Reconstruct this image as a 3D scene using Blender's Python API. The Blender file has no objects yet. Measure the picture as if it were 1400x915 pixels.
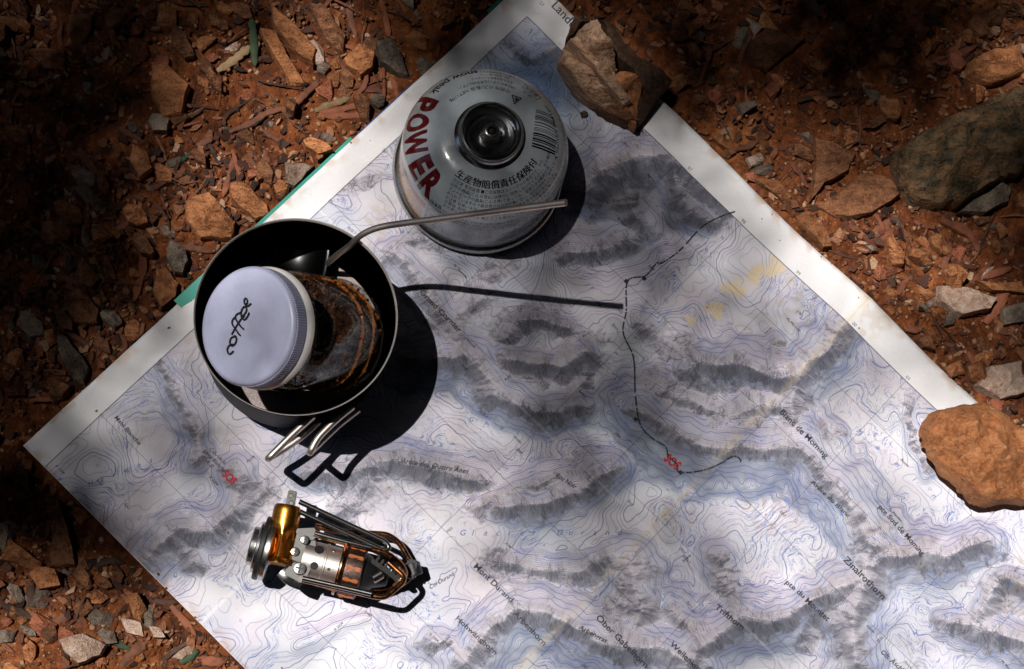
import bpy, bmesh, math, random
import numpy as np
from mathutils import Vector, Matrix, noise as mnoise

random.seed(7)
RNG = np.random.RandomState(7)
S = bpy.context.scene
COL = S.collection

# ------------------------------------------------------------------ camera, world, sun, exposure
F = 2600.0                                    # focal length in photo pixels (photo 1400 x 915)
UP = np.array([322.0, 611.0, 2600.0]); UP /= np.linalg.norm(UP)   # world up seen from the camera
XW = np.array([1.0, 0, 0]) - UP * UP[0]; XW /= np.linalg.norm(XW)
YW = np.cross(UP, XW)
RC = np.stack([XW, YW, UP])                   # camera -> world
CAMH = 0.926
cam = bpy.data.objects.new('camera', bpy.data.cameras.new('camera'))
COL.objects.link(cam)
M4 = Matrix(RC.tolist()).to_4x4(); M4.translation = (0, 0, CAMH)
cam.matrix_world = M4
cam.data.sensor_width = 36.0; cam.data.lens = 36.0 * F / 1400.0
cam.data.clip_start = 0.02; cam.data.clip_end = 300.0
S.camera = cam

TRAVEL = Vector((0.372, -0.105, -1.0)).normalized()      # the way the sunlight travels
TOSUN = -TRAVEL
ELEV = math.asin(TOSUN.z)
W = bpy.data.worlds.new('World'); S.world = W; W.use_nodes = True
nt = W.node_tree
sky = nt.nodes.new('ShaderNodeTexSky'); sky.sky_type = 'NISHITA'; sky.sun_disc = False
sky.sun_elevation = ELEV; sky.sun_rotation = math.atan2(TOSUN.x, TOSUN.y)
nt.links.new(sky.outputs[0], nt.nodes['Background'].inputs[0])
nt.nodes['Background'].inputs[1].default_value = 0.05
sun = bpy.data.objects.new('sun', bpy.data.lights.new('sun', 'SUN'))
COL.objects.link(sun)
sun.data.energy = 4.9; sun.data.angle = math.radians(0.5); sun.data.color = (1.0, 0.968, 0.93)
sun.rotation_euler = TRAVEL.to_track_quat('-Z', 'Y').to_euler()
S.view_settings.view_transform = 'Standard'; S.view_settings.look = 'None'
S.view_settings.exposure = 0.12; S.view_settings.gamma = 1.0
S.render.engine = 'CYCLES'
S.cycles.max_bounces = 8; S.cycles.transparent_max_bounces = 12
S.cycles.caustics_reflective = False; S.cycles.caustics_refractive = False

# ------------------------------------------------------------------ geometry of the view
def at(px, py, z=0.0):
    px = np.asarray(px, float); py = np.asarray(py, float); z = np.asarray(z, float)
    d = np.stack([(px - 700) / F, -(py - 457.5) / F, -np.ones_like(px)], -1) @ RC.T
    t = (z - CAMH) / d[..., 2]
    p = d * t[..., None]; p[..., 2] = z
    return p
def A(px, py, z=0.0): return Vector(at(px, py, z).tolist())
def mmpx(px, py, z):            # metres per photo pixel near a point
    return float(np.linalg.norm(at(px + 1, py, z) - at(px, py, z)))

C0 = at(32, 610)[:2]; E1 = at(690, 0)[:2]; E2 = at(332, 915)[:2]
UD = (E1 - C0) / np.linalg.norm(E1 - C0)
VD = np.array([UD[1], -UD[0]])
def uv_of(p): q = np.asarray(p)[..., :2] - C0; return np.stack([q @ UD, q @ VD], -1)
ULEN = float((uv_of(at(930, 150))[0] + uv_of(at(1320, 548))[0]) / 2)
VLEN = 0.455
def px2uv(px, py): return uv_of(at(px, py))
FOLD_V = float((px2uv(1195, 410)[1] + px2uv(700, 912)[1]) / 2)
FOLD2_V = float((px2uv(1340, 700)[1] + px2uv(1180, 842)[1]) / 2)
FOLD3 = px2uv(285, 842)

# ------------------------------------------------------------------ numpy noise
def hash2(i, j, seed):
    n = (i.astype(np.int64) * 374761393 + j.astype(np.int64) * 668265263 + seed * 144269) & 0x7fffffff
    n = ((n ^ (n >> 13)) * 1274126177) & 0x7fffffff
    return ((n ^ (n >> 16)) & 0xffff) / 65535.0
def vnoise(x, y, seed=0):
    x = np.asarray(x, float); y = np.asarray(y, float)
    i = np.floor(x); j = np.floor(y); fx = x - i; fy = y - j
    fx = fx * fx * fx * (fx * (fx * 6 - 15) + 10); fy = fy * fy * fy * (fy * (fy * 6 - 15) + 10)
    a = hash2(i, j, seed); b = hash2(i + 1, j, seed); c = hash2(i, j + 1, seed); d = hash2(i + 1, j + 1, seed)
    return (a * (1 - fx) + b * fx) * (1 - fy) + (c * (1 - fx) + d * fx) * fy
def fbm(x, y, octv=4, seed=0, gain=0.5):
    r = 0; a = 1.0; t = 0
    for k in range(octv):
        r = r + a * vnoise(x * 2 ** k, y * 2 ** k, seed + k * 17); t += a; a *= gain
    return r / t

def paper_z(u, v):
    z = 0.0050 * (fbm(u * 9, v * 9, 2, 5) - 0.5) + 0.0013 * (fbm(u * 34, v * 34, 2, 6) - 0.5)
    for k, (fu, am) in enumerate(((0.25, -.0013), (0.78, .0015))): z = z + am * np.exp(-np.abs(u - ULEN * fu) / 0.013)
    for dv, am in ((-0.112, -.0014), (0.112, -.0012), (-0.224, .0013)): z = z + am * np.exp(-np.abs(v - FOLD_V - dv) / 0.014)
    for qx, qy, rr_ in ((653, 237, .058), (409, 470, .060), (450, 765, .05), (1345, 620, .03), (845, 100, .03)):
        q = px2uv(qx, qy); z = z * (1 - np.exp(-((np.hypot(u - q[0], v - q[1])) / rr_) ** 4))
    e = np.minimum(np.minimum(u, ULEN - u), v); z = z + 0.0042 * np.exp(-np.maximum(e, 0) / 0.018) * (fbm(u * 17 + 5, v * 17, 2, 15) - 0.42)
    z = z + 0.0032 * np.exp(-np.abs(v - FOLD_V) / 0.022)
    z = z - 0.0009 * np.exp(-np.abs(v - FOLD2_V) / 0.014)
    z = z + 0.0011 * np.exp(-np.abs(v - FOLD3[1]) / 0.010) * np.exp(-np.maximum(u - 0.06, 0) / 0.03)
    z = z + 0.0008 * np.exp(-np.abs(u - ULEN * 0.52) / 0.016)
    return z

def ground_z(x, y):
    x = np.asarray(x, float); y = np.asarray(y, float)
    q = np.stack([x, y], -1) - C0
    u = q @ UD; v = q @ VD
    d = np.minimum(np.minimum(u, ULEN - u), np.minimum(v, VLEN - v))    # > 0 inside the map
    out = np.clip(-d / 0.03, 0, 1)
    base = -0.0055 + 0.016 * (fbm(x * 7 + 3, y * 7, 3, 11) - 0.5) + 0.0085 * (fbm(x * 38, y * 38, 3, 21) - 0.5) + 0.0055 * (fbm(x * 130, y * 130, 2, 31) - 0.5)
    g = A(70, 720)
    base = base - 0.014 * np.exp(-((x - g.x) ** 2 + (y - g.y) ** 2) / 0.045 ** 2)
    low = np.minimum(base, -0.0035)
    return low * (1 - out) + base * out
def gz(x, y): return float(ground_z(np.array([x]), np.array([y]))[0])
def G(px, py, dz=0.0):          # a point on the ground below a photo pixel
    p = A(px, py, -0.006)
    for _ in range(3): p = A(px, py, gz(p.x, p.y))
    p.z += dz
    return p
def on_map(x, y, m=0.0):
    u, v = uv_of(np.array([x, y])); return -m < u < ULEN + m and -m < v < VLEN + m

# ------------------------------------------------------------------ object helpers
def link(name, me, mat=None, parent=None):
    o = bpy.data.objects.new(name, me); COL.objects.link(o)
    if mat is not None and me is not None and not me.materials: me.materials.append(mat)
    if parent is not None: o.parent = parent
    return o
def tag(o, label=None, cat=None, group=None, kind=None):
    if label: o['label'] = label
    if cat: o['category'] = cat
    if group: o['group'] = group
    if kind: o['kind'] = kind
    return o
def empty(name, loc=(0, 0, 0)):
    o = bpy.data.objects.new(name, None); COL.objects.link(o); o.location = loc
    o.empty_display_size = 0.01
    return o
def smooth(me, ang=40):
    me.polygons.foreach_set('use_smooth', [True] * len(me.polygons))
    try: me.set_sharp_from_angle(angle=math.radians(ang))
    except Exception: pass
    return me
def mesh(name, verts, faces, sm=None):
    me = bpy.data.meshes.new(name); me.from_pydata([tuple(v) for v in verts], [], faces); me.update()
    if sm: smooth(me, sm)
    return me
def frame_of(axis):
    a = Vector(axis).normalized(); b = a.orthogonal().normalized(); c = a.cross(b)
    return a, b, c
class MB:
    """collects shapes in world metres and makes one mesh of them"""
    def __init__(self): self.v = []; self.f = []
    def add(self, vs, fs):
        n = len(self.v); self.v += [Vector(p) for p in vs]; self.f += [tuple(i + n for i in f) for f in fs]; return self
    def lathe(self, o, axis, prof, seg=32, closed=False):
        a, b, c = frame_of(axis); o = Vector(o); vs = []; fs = []; n = len(prof)
        for r, h in prof:
            for k in range(seg):
                t = 2 * math.pi * k / seg
                vs.append(o + a * h + (b * math.cos(t) + c * math.sin(t)) * max(r, 1e-6))
        for i in range(n if closed else n - 1):
            i2 = (i + 1) % n
            for k in range(seg):
                k2 = (k + 1) % seg
                fs.append((i * seg + k, i * seg + k2, i2 * seg + k2, i2 * seg + k))
        return self.add(vs, fs)
    def cyl(self, p0, p1, r0, r1=None, seg=16, bev=0.0):
        p0 = Vector(p0); p1 = Vector(p1); L = (p1 - p0).length; r1 = r0 if r1 is None else r1
        pr = [(0, 0), (r0 - bev, 0), (r0, bev), (r1, L - bev), (r1 - bev, L), (0, L)] if bev else [(0, 0), (r0, 0), (r1, L), (0, L)]
        return self.lathe(p0, p1 - p0, pr, seg)
    def tube(self, pts, r, seg=8, flat=1.0, flatdir=None):
        pts = [Vector(p) for p in pts]; n = len(pts); vs = []; fs = []; prev = None
        rs = r if isinstance(r, (list, tuple)) else [r] * n
        for i, p in enumerate(pts):
            t = (pts[min(i + 1, n - 1)] - pts[max(i - 1, 0)]).normalized()
            if flatdir is not None:
                b = Vector(flatdir); b = (b - t * b.dot(t)).normalized()
            elif prev is None: b = t.orthogonal().normalized()
            else: b = (prev - t * prev.dot(t)).normalized()
            prev = b; c = t.cross(b)
            for k in range(seg):
                a = 2 * math.pi * k / seg
                vs.append(p + (b * math.cos(a) * flat + c * math.sin(a)) * rs[i])
        for i in range(n - 1):
            for k in range(seg):
                k2 = (k + 1) % seg
                fs.append((i * seg + k, i * seg + k2, (i + 1) * seg + k2, (i + 1) * seg + k))
        fs.append(tuple(range(seg - 1, -1, -1))); fs.append(tuple((n - 1) * seg + k for k in range(seg)))
        return self.add(vs, fs)
    def box(self, c, ax, ay, az, sx, sy, sz, bev=0.0):
        c = Vector(c); vs = []
        if bev <= 0:
            for dx in (-1, 1):
                for dy in (-1, 1):
                    for dz in (-1, 1): vs.append(c + ax * dx * sx / 2 + ay * dy * sy / 2 + az * dz * sz / 2)
            return self.add(vs, [(0, 1, 3, 2), (4, 6, 7, 5), (0, 4, 5, 1), (2, 3, 7, 6), (0, 2, 6, 4), (1, 5, 7, 3)])
        bm = bmesh.new(); bmesh.ops.create_cube(bm, size=1)
        for v in bm.verts: v.co = Vector((v.co.x * sx, v.co.y * sy, v.co.z * sz))
        bmesh.ops.bevel(bm, geom=bm.edges[:], offset=bev, segments=2, affect='EDGES')
        bm.verts.index_update()
        r = self.add([c + ax * v.co.x + ay * v.co.y + az * v.co.z for v in bm.verts], [[v.index for v in f.verts] for f in bm.faces])
        bm.free(); return r
    def prism(self, outline, n, th):
        """closed outline of 3d points pushed along n by th"""
        n = Vector(n).normalized(); k = len(outline); o = [Vector(p) for p in outline]
        vs = o + [p + n * th for p in o]
        fs = [tuple(range(k - 1, -1, -1)), tuple(range(k, 2 * k))] + [(i, (i + 1) % k, k + (i + 1) % k, k + i) for i in range(k)]
        return self.add(vs, fs)
    def build(self, name, mat, parent=None, sm=40, origin=None):
        if parent is None:
            base = Vector(origin) if origin is not None else sum(self.v, Vector()) / len(self.v)
        else:
            base = WORLD_OF[parent.name]
        me = bpy.data.meshes.new(name)
        me.from_pydata([tuple(v - base) for v in self.v], [], self.f); me.update()
        bm = bmesh.new(); bm.from_mesh(me); bmesh.ops.recalc_face_normals(bm, faces=bm.faces[:]); bm.to_mesh(me); bm.free()
        if sm: smooth(me, sm)
        o = link(name, me, mat, parent)
        if parent is None: o.location = base
        WORLD_OF[o.name] = base
        return o
WORLD_OF = {}
def root(name, loc, label, cat, group=None):
    o = empty(name, loc); WORLD_OF[o.name] = Vector(loc); return tag(o, label, cat, group)
def spline(pts, n=6):
    pts = [Vector(p) for p in pts]; out = []
    for i in range(len(pts) - 1):
        p0 = pts[max(i - 1, 0)]; p1 = pts[i]; p2 = pts[i + 1]; p3 = pts[min(i + 2, len(pts) - 1)]
        for k in range(n):
            t = k / n
            out.append(0.5 * ((2 * p1) + (p2 - p0) * t + (2 * p0 - 5 * p1 + 4 * p2 - p3) * t * t + (3 * p1 - p0 - 3 * p2 + p3) * t ** 3))
    out.append(pts[-1]); return out
def fillet(pts, r, n=5):
    """polyline with rounded corners"""
    pts = [Vector(p) for p in pts]; out = [pts[0]]
    for i in range(1, len(pts) - 1):
        a = (pts[i - 1] - pts[i]); b = (pts[i + 1] - pts[i])
        d = min(r, a.length * 0.45, b.length * 0.45)
        p0 = pts[i] + a.normalized() * d; p2 = pts[i] + b.normalized() * d
        for k in range(n + 1):
            t = k / n; out.append(p0 * (1 - t) ** 2 + pts[i] * 2 * t * (1 - t) + p2 * t * t)
    out.append(pts[-1]); return out

# ------------------------------------------------------------------ materials
class NT:
    def __init__(self, name):
        self.m = bpy.data.materials.new(name); self.m.use_nodes = True
        self.t = self.m.node_tree; self.b = self.t.nodes['Principled BSDF']
    def n(self, typ, **kw):
        x = self.t.nodes.new(typ)
        for k, v in kw.items(): setattr(x, k, v)
        return x
    def l(self, a, b): self.t.links.new(a, b)
    def noise(self, scale, detail=4, rough=0.55, vec=None, dist=0.0):
        x = self.n('ShaderNodeTexNoise'); x.inputs['Scale'].default_value = scale; x.inputs['Detail'].default_value = detail
        x.inputs['Roughness'].default_value = rough; x.inputs['Distortion'].default_value = dist
        if vec: self.l(vec, x.inputs['Vector'])
        return x
    def ramp(self, fac, stops):
        r = self.n('ShaderNodeValToRGB'); e = r.color_ramp.elements
        while len(e) < len(stops): e.new(0.5)
        for i, (p, c) in enumerate(stops):
            e[i].position = p; e[i].color = (*c, 1) if len(c) == 3 else c
        self.l(fac, r.inputs[0]); return r.outputs[0]
    def mix(self, fac, a, b, mode='MIX'):
        x = self.n('ShaderNodeMix', data_type='RGBA', blend_type=mode)
        for v, s in ((fac, x.inputs[0]), (a, x.inputs[6]), (b, x.inputs[7])):
            if isinstance(v, (int, float)): s.default_value = v
            elif isinstance(v, tuple): s.default_value = (*v, 1)
            else: self.l(v, s)
        return x.outputs[2]
    def bump(self, h, strength, dist):
        x = self.n('ShaderNodeBump'); x.inputs['Strength'].default_value = strength; x.inputs['Distance'].default_value = dist
        self.l(h, x.inputs['Height']); self.l(x.outputs[0], self.b.inputs['Normal']); return x
    def set(self, **kw):
        for k, v in kw.items():
            s = self.b.inputs[k]
            if isinstance(v, tuple): s.default_value = (*v, 1) if len(v) == 3 else v
            elif isinstance(v, (int, float)): s.default_value = v
            else: self.l(v, s)
        return self
def metal(name, col, rough, scr=0.0, scale=4200, tint=None):
    t = NT(name); t.set(Metallic=1.0)
    g = t.n('ShaderNodeNewGeometry')
    n = t.noise(scale, 3, 0.6, g.outputs['Position'])
    c2 = tint or tuple(x * 0.86 for x in col)
    n2 = t.noise(scale * 0.25, 4, 0.6, g.outputs['Position'])
    t.set(**{'Base Color': t.ramp(n2.outputs[0], [(0.38, c2), (0.62, col)])})
    mr = t.n('ShaderNodeMapRange'); t.l(n.outputs[0], mr.inputs[0])
    mr.inputs[1].default_value = 0.3; mr.inputs[2].default_value = 0.7
    mr.inputs[3].default_value = max(rough - 0.05, 0.03); mr.inputs[4].default_value = rough + 0.06
    t.set(Roughness=mr.outputs[0])
    if scr: t.bump(n.outputs[0], scr, 0.0002)
    return t.m
def plain(name, col, rough=0.5, spec=0.5, bump=0.0, scale=800, vary=0.25):
    t = NT(name); g = t.n('ShaderNodeNewGeometry')
    n = t.noise(scale, 4, 0.6, g.outputs['Position'])
    t.set(**{'Base Color': t.ramp(n.outputs[0], [(0.3, tuple(x * (1 - vary) for x in col)), (0.7, tuple(min(x * (1 + vary), 1) for x in col))]),
             'Roughness': rough, 'Specular IOR Level': spec})
    if bump: t.bump(n.outputs[0], bump, 0.0005)
    return t.m

def rock_mat(name, cols, scale=60, strata=None, spec=0.25):
    """cols: dark, mid, light; colour varies from stone to stone"""
    t = NT(name); g = t.n('ShaderNodeNewGeometry'); oi = t.n('ShaderNodeObjectInfo')
    off = t.n('ShaderNodeVectorMath', operation='ADD'); t.l(g.outputs['Position'], off.inputs[0])
    sc = t.n('ShaderNodeVectorMath', operation='SCALE'); sc.inputs[3].default_value = 1.0
    t.l(oi.outputs['Random'], sc.inputs[3]); sc.inputs[0].default_value = (3, 5, 7); t.l(sc.outputs[0], off.inputs[1])
    vec = off.outputs[0]
    if strata:
        mp = t.n('ShaderNodeMapping'); mp.inputs['Rotation'].default_value = (0, 0, strata); mp.inputs['Scale'].default_value = (1, 5, 5)
        t.l(vec, mp.inputs[0]); vec2 = mp.outputs[0]
    else: vec2 = vec
    n1 = t.noise(scale, 6, 0.62, vec2, 0.6); n2 = t.noise(scale * 4.5, 5, 0.65, vec); n3 = t.noise(scale * 18, 3, 0.6, vec)
    c = t.ramp(n1.outputs[0], [(0.30, cols[0]), (0.5, cols[1]), (0.72, cols[2])])
    c = t.mix(t.ramp(n2.outputs[0], [(0.42, (0, 0, 0)), (0.72, (0.75, 0.75, 0.75))]), c, tuple(min(x * 1.25, 1) for x in cols[2]))
    c = t.mix(t.ramp(n3.outputs[0], [(0.25, (0.8, 0.8, 0.8)), (0.46, (0, 0, 0))]), c, tuple(x * 0.45 for x in cols[0]))
    hs = t.n('ShaderNodeHueSaturation'); t.l(c, hs.inputs['Color'])
    mr = t.n('ShaderNodeMapRange'); t.l(oi.outputs['Random'], mr.inputs[0]); mr.inputs[3].default_value = 0.65; mr.inputs[4].default_value = 1.25
    t.l(mr.outputs[0], hs.inputs['Value'])
    t.set(**{'Base Color': hs.outputs[0], 'Roughness': 0.8, 'Specular IOR Level': spec})
    add = t.n('ShaderNodeMath', operation='MULTIPLY_ADD'); t.l(n2.outputs[0], add.inputs[0]); add.inputs[1].default_value = 0.6; t.l(n1.outputs[0], add.inputs[2])
    add2 = t.n('ShaderNodeMath', operation='MULTIPLY_ADD'); t.l(n3.outputs[0], add2.inputs[0]); add2.inputs[1].default_value = 0.3; t.l(add.outputs[0], add2.inputs[2])
    t.bump(add2.outputs[0], 0.9, 0.0028)
    return t.m
ROCK = {
    'ochre': rock_mat('ochre stone', ((0.12, 0.04, 0.016), (0.31, 0.115, 0.044), (0.48, 0.205, 0.085)), 55, 0.8),
    'brown': rock_mat('brown stone', ((0.055, 0.023, 0.012), (0.17, 0.068, 0.031), (0.29, 0.125, 0.058)), 60, 0.7),
    'grey': rock_mat('grey stone', ((0.07, 0.052, 0.04), (0.15, 0.11, 0.082), (0.26, 0.20, 0.15)), 70),
    'pale': rock_mat('pale stone', ((0.22, 0.11, 0.065), (0.42, 0.27, 0.19), (0.6, 0.46, 0.38)), 70),
    'red': rock_mat('red stone', ((0.12, 0.035, 0.018), (0.27, 0.08, 0.04), (0.38, 0.14, 0.075)), 60),
    'green': rock_mat('green grey stone', ((0.028, 0.028, 0.018), (0.085, 0.068, 0.040), (0.25, 0.125, 0.055)), 30, 0.55),
    'layer': rock_mat('layered stone', ((0.20, 0.08, 0.04), (0.44, 0.25, 0.15), (0.58, 0.39, 0.26)), 42, -0.78),
    'dark': rock_mat('dark earthy stone', ((0.025, 0.013, 0.009), (0.06, 0.03, 0.018), (0.13, 0.07, 0.04)), 110),
    'rust': rock_mat('rust brown stone', ((0.30, 0.09, 0.028), (0.56, 0.19, 0.058), (0.70, 0.35, 0.165)), 120),
}
def soil_mat():
    t = NT('reddish soil'); g = t.n('ShaderNodeNewGeometry'); P = g.outputs['Position']
    n1 = t.noise(14, 6, 0.6, P); n2 = t.noise(110, 6, 0.68, P, 0.4); n3 = t.noise(520, 4, 0.65, P)
    v = t.n('ShaderNodeTexVoronoi'); v.inputs['Scale'].default_value = 330; t.l(P, v.inputs['Vector'])
    c = t.ramp(n1.outputs[0], [(0.32, (0.10, 0.030, 0.011)), (0.5, (0.215, 0.064, 0.021)), (0.7, (0.34, 0.115, 0.038))])
    c = t.mix(t.ramp(n2.outputs[0], [(0.36, (1, 1, 1)), (0.56, (0, 0, 0))]), c, (0.07, 0.026, 0.013))
    c = t.mix(t.ramp(n2.outputs[0], [(0.58, (0, 0, 0)), (0.75, (0.7, 0.7, 0.7))]), c, (0.44, 0.21, 0.095))
    sep = t.n('ShaderNodeSeparateColor'); t.l(v.outputs['Color'], sep.inputs[0])
    c = t.mix(0.5, c, t.ramp(sep.outputs[0], [(0, (0.25, 0.22, 0.2)), (1, (0.75, 0.72, 0.7))]), 'SOFT_LIGHT')
    t.set(**{'Base Color': c, 'Roughness': 0.95, 'Specular IOR Level': 0.15})
    a = t.n('ShaderNodeMath', operation='MULTIPLY_ADD'); t.l(n3.outputs[0], a.inputs[0]); a.inputs[1].default_value = 0.5; t.l(n2.outputs[0], a.inputs[2])
    b = t.n('ShaderNodeMath', operation='MULTIPLY_ADD'); t.l(v.outputs['Distance'], b.inputs[0]); b.inputs[1].default_value = -0.35; t.l(a.outputs[0], b.inputs[2])
    t.bump(b.outputs[0], 1.0, 0.0035)
    return t.m
def grit_mat():
    t = NT('grit'); g = t.n('ShaderNodeNewGeometry')
    c = t.ramp(g.outputs['Random Per Island'], [(0.0, (0.09, 0.035, 0.018)), (0.3, (0.22, 0.085, 0.035)), (0.6, (0.33, 0.15, 0.065)), (0.85, (0.42, 0.23, 0.12)), (0.985, (0.46, 0.29, 0.17)), (1.0, (0.55, 0.40, 0.30))])
    n = t.noise(600, 4, 0.6, g.outputs['Position'])
    c = t.mix(t.ramp(n.outputs[0], [(0.35, (0.6, 0.6, 0.6)), (0.6, (0, 0, 0))]), c, (0.08, 0.03, 0.015))
    t.set(**{'Base Color': c, 'Roughness': 0.85, 'Specular IOR Level': 0.3}); t.bump(n.outputs[0], 0.6, 0.001)
    return t.m
def plant_mat(name, a, b):
    t = NT(name); g = t.n('ShaderNodeNewGeometry'); oi = t.n('ShaderNodeObjectInfo')
    n = t.noise(260, 4, 0.6, g.outputs['Position'])
    m = t.n('ShaderNodeMath', operation='MULTIPLY_ADD'); t.l(oi.outputs['Random'], m.inputs[0]); m.inputs[1].default_value = 0.5
    t.l(n.outputs[0], m.inputs[2])
    t.set(**{'Base Color': t.ramp(m.outputs[0], [(0.45, a), (1.0, b)]), 'Roughness': 0.75, 'Specular IOR Level': 0.25})
    t.bump(n.outputs[0], 0.5, 0.0008)
    return t.m
M_SOIL = soil_mat(); M_GRIT = grit_mat()
M_TWIG = plant_mat('dry twig bark', (0.075, 0.03, 0.018), (0.22, 0.085, 0.045))
M_DARKTWIG = plant_mat('dark twig bark', (0.03, 0.016, 0.01), (0.09, 0.045, 0.03))
M_CHIP = plant_mat('red brown bark chip', (0.085, 0.028, 0.016), (0.25, 0.085, 0.042))
M_GREEN = plant_mat('green blade', (0.02, 0.04, 0.02), (0.06, 0.085, 0.045))
M_LEAF = plant_mat('dry leaf', (0.16, 0.10, 0.05), (0.34, 0.22, 0.12))
M_STEEL = metal('bright steel', (0.50, 0.485, 0.47), 0.25)
M_DARKSTEEL = metal('dark steel wire', (0.30, 0.29, 0.28), 0.22)
M_TI = metal('titanium', (0.72, 0.65, 0.60), 0.42); M_PLATE = metal('grey plate steel', (0.11, 0.105, 0.10), 0.40)
M_HEAT = metal('heat tinted steel', (0.55, 0.22, 0.07), 0.24, scale=700, tint=(0.13, 0.085, 0.075))
M_BRASS = metal('orange brass', (0.66, 0.29, 0.05), 0.30, tint=(0.46, 0.17, 0.025))
M_RUBBER = plain('black rubber', (0.008, 0.008, 0.009), 0.5)
M_BURN = metal('scorched burner steel', (0.16, 0.10, 0.085), 0.45, tint=(0.07, 0.045, 0.04))
M_SLOT = plain('glowing orange rust', (0.42, 0.12, 0.03), 0.6)  # even orange colour of the burner slots, no glow
M_POTIN = metal('polished dark pot steel', (0.030, 0.028, 0.028), 0.12); M_POTIN.node_tree.nodes['Principled BSDF'].inputs['Specular Tint'].default_value = (0.12, 0.115, 0.11, 1)
M_POTOUT = metal('dark pot outside', (0.028, 0.027, 0.027), 0.3); M_POTOUT.node_tree.nodes['Principled BSDF'].inputs['Specular Tint'].default_value = (0.15, 0.15, 0.15, 1)
M_BLACKPAINT = plain('black ink', (0.006, 0.006, 0.008), 0.5, vary=0.0)

# ------------------------------------------------------------------ print helpers: lettering as triangles, rasterised into a picture array
_tc = bpy.data.curves.new('lettering', 'FONT'); _to = bpy.data.objects.new('lettering', _tc); _tc.resolution_u = 5
_tcache = {}
def text_tris(s, shear=0.0, bold=0.0):
    key = (s, shear, bold)
    if key in _tcache: return _tcache[key]
    _tc.body = s; _tc.size = 1.0; _tc.shear = shear; _tc.offset = bold
    me = bpy.data.meshes.new_from_object(_to)
    me.calc_loop_triangles()
    v = np.array([p.co[:2] for p in me.vertices]) if len(me.vertices) else np.zeros((0, 2))
    tr = np.array([t.vertices[:] for t in me.loop_triangles], int).reshape(-1, 3)
    bpy.data.meshes.remove(me)
    out = v[tr] if len(tr) else np.zeros((0, 3, 2))
    w = float(out[..., 0].max()) if len(out) else 0.4
    _tcache[key] = (out, w); return out, w
def raster(mask, tris):
    """tris: (n,3,2) in pixel coordinates (col, row)"""
    Hh, Ww = mask.shape
    for t in tris:
        x0 = max(int(t[:, 0].min()), 0); x1 = min(int(t[:, 0].max()) + 2, Ww)
        y0 = max(int(t[:, 1].min()), 0); y1 = min(int(t[:, 1].max()) + 2, Hh)
        if x1 <= x0 or y1 <= y0: continue
        (ax, ay), (bx, by), (cx, cy) = t
        den = (by - cy) * (ax - cx) + (cx - bx) * (ay - cy)
        if abs(den) < 1e-9: continue
        X = np.arange(x0, x1)[None, :] + 0.5; Y = np.arange(y0, y1)[:, None] + 0.5
        l1 = ((by - cy) * (X - cx) + (cx - bx) * (Y - cy)) / den
        l2 = ((cy - ay) * (X - cx) + (ax - cx) * (Y - cy)) / den
        ins = (l1 >= 0) & (l2 >= 0) & (l1 + l2 <= 1)
        mask[y0:y1, x0:x1] |= ins
def stroke_tris(pts, w):
    pts = np.asarray(pts, float); out = []
    for a, b in zip(pts[:-1], pts[1:]):
        d = b - a; L = np.hypot(*d)
        if L < 1e-6: continue
        n = np.array([-d[1], d[0]]) / L * w / 2; e = d / L * w * 0.25
        q = [a - e + n, a - e - n, b + e - n, b + e + n]
        out += [[q[0], q[1], q[2]], [q[0], q[2], q[3]]]
    return np.array(out) if out else np.zeros((0, 3, 2))
def make_image(name, rgb):
    h, w = rgb.shape[:2]
    im = bpy.data.images.new(name, w, h, alpha=False)
    px = np.ones((h, w, 4), np.float32); px[..., :3] = np.clip(rgb, 0, 1)
    im.pixels.foreach_set(px.ravel()); im.update(); im.pack()
    return im
def upsample_lin(g, h, w):
    g = g.astype(np.float32)
    def ix(n, m):
        x = np.linspace(0, m - 1.001, n); i = x.astype(int); return i, (x - i).astype(np.float32)
    i, f = ix(h, g.shape[0]); g = g[i] * (1 - f)[:, None] + g[i + 1] * f[:, None]
    i, f = ix(w, g.shape[1]); return g[:, i] * (1 - f) + g[:, i + 1] * f
def ssm(a, b, x):
    t = np.clip((x - a) / (b - a), 0, 1); return t * t * (3 - 2 * t)

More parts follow.
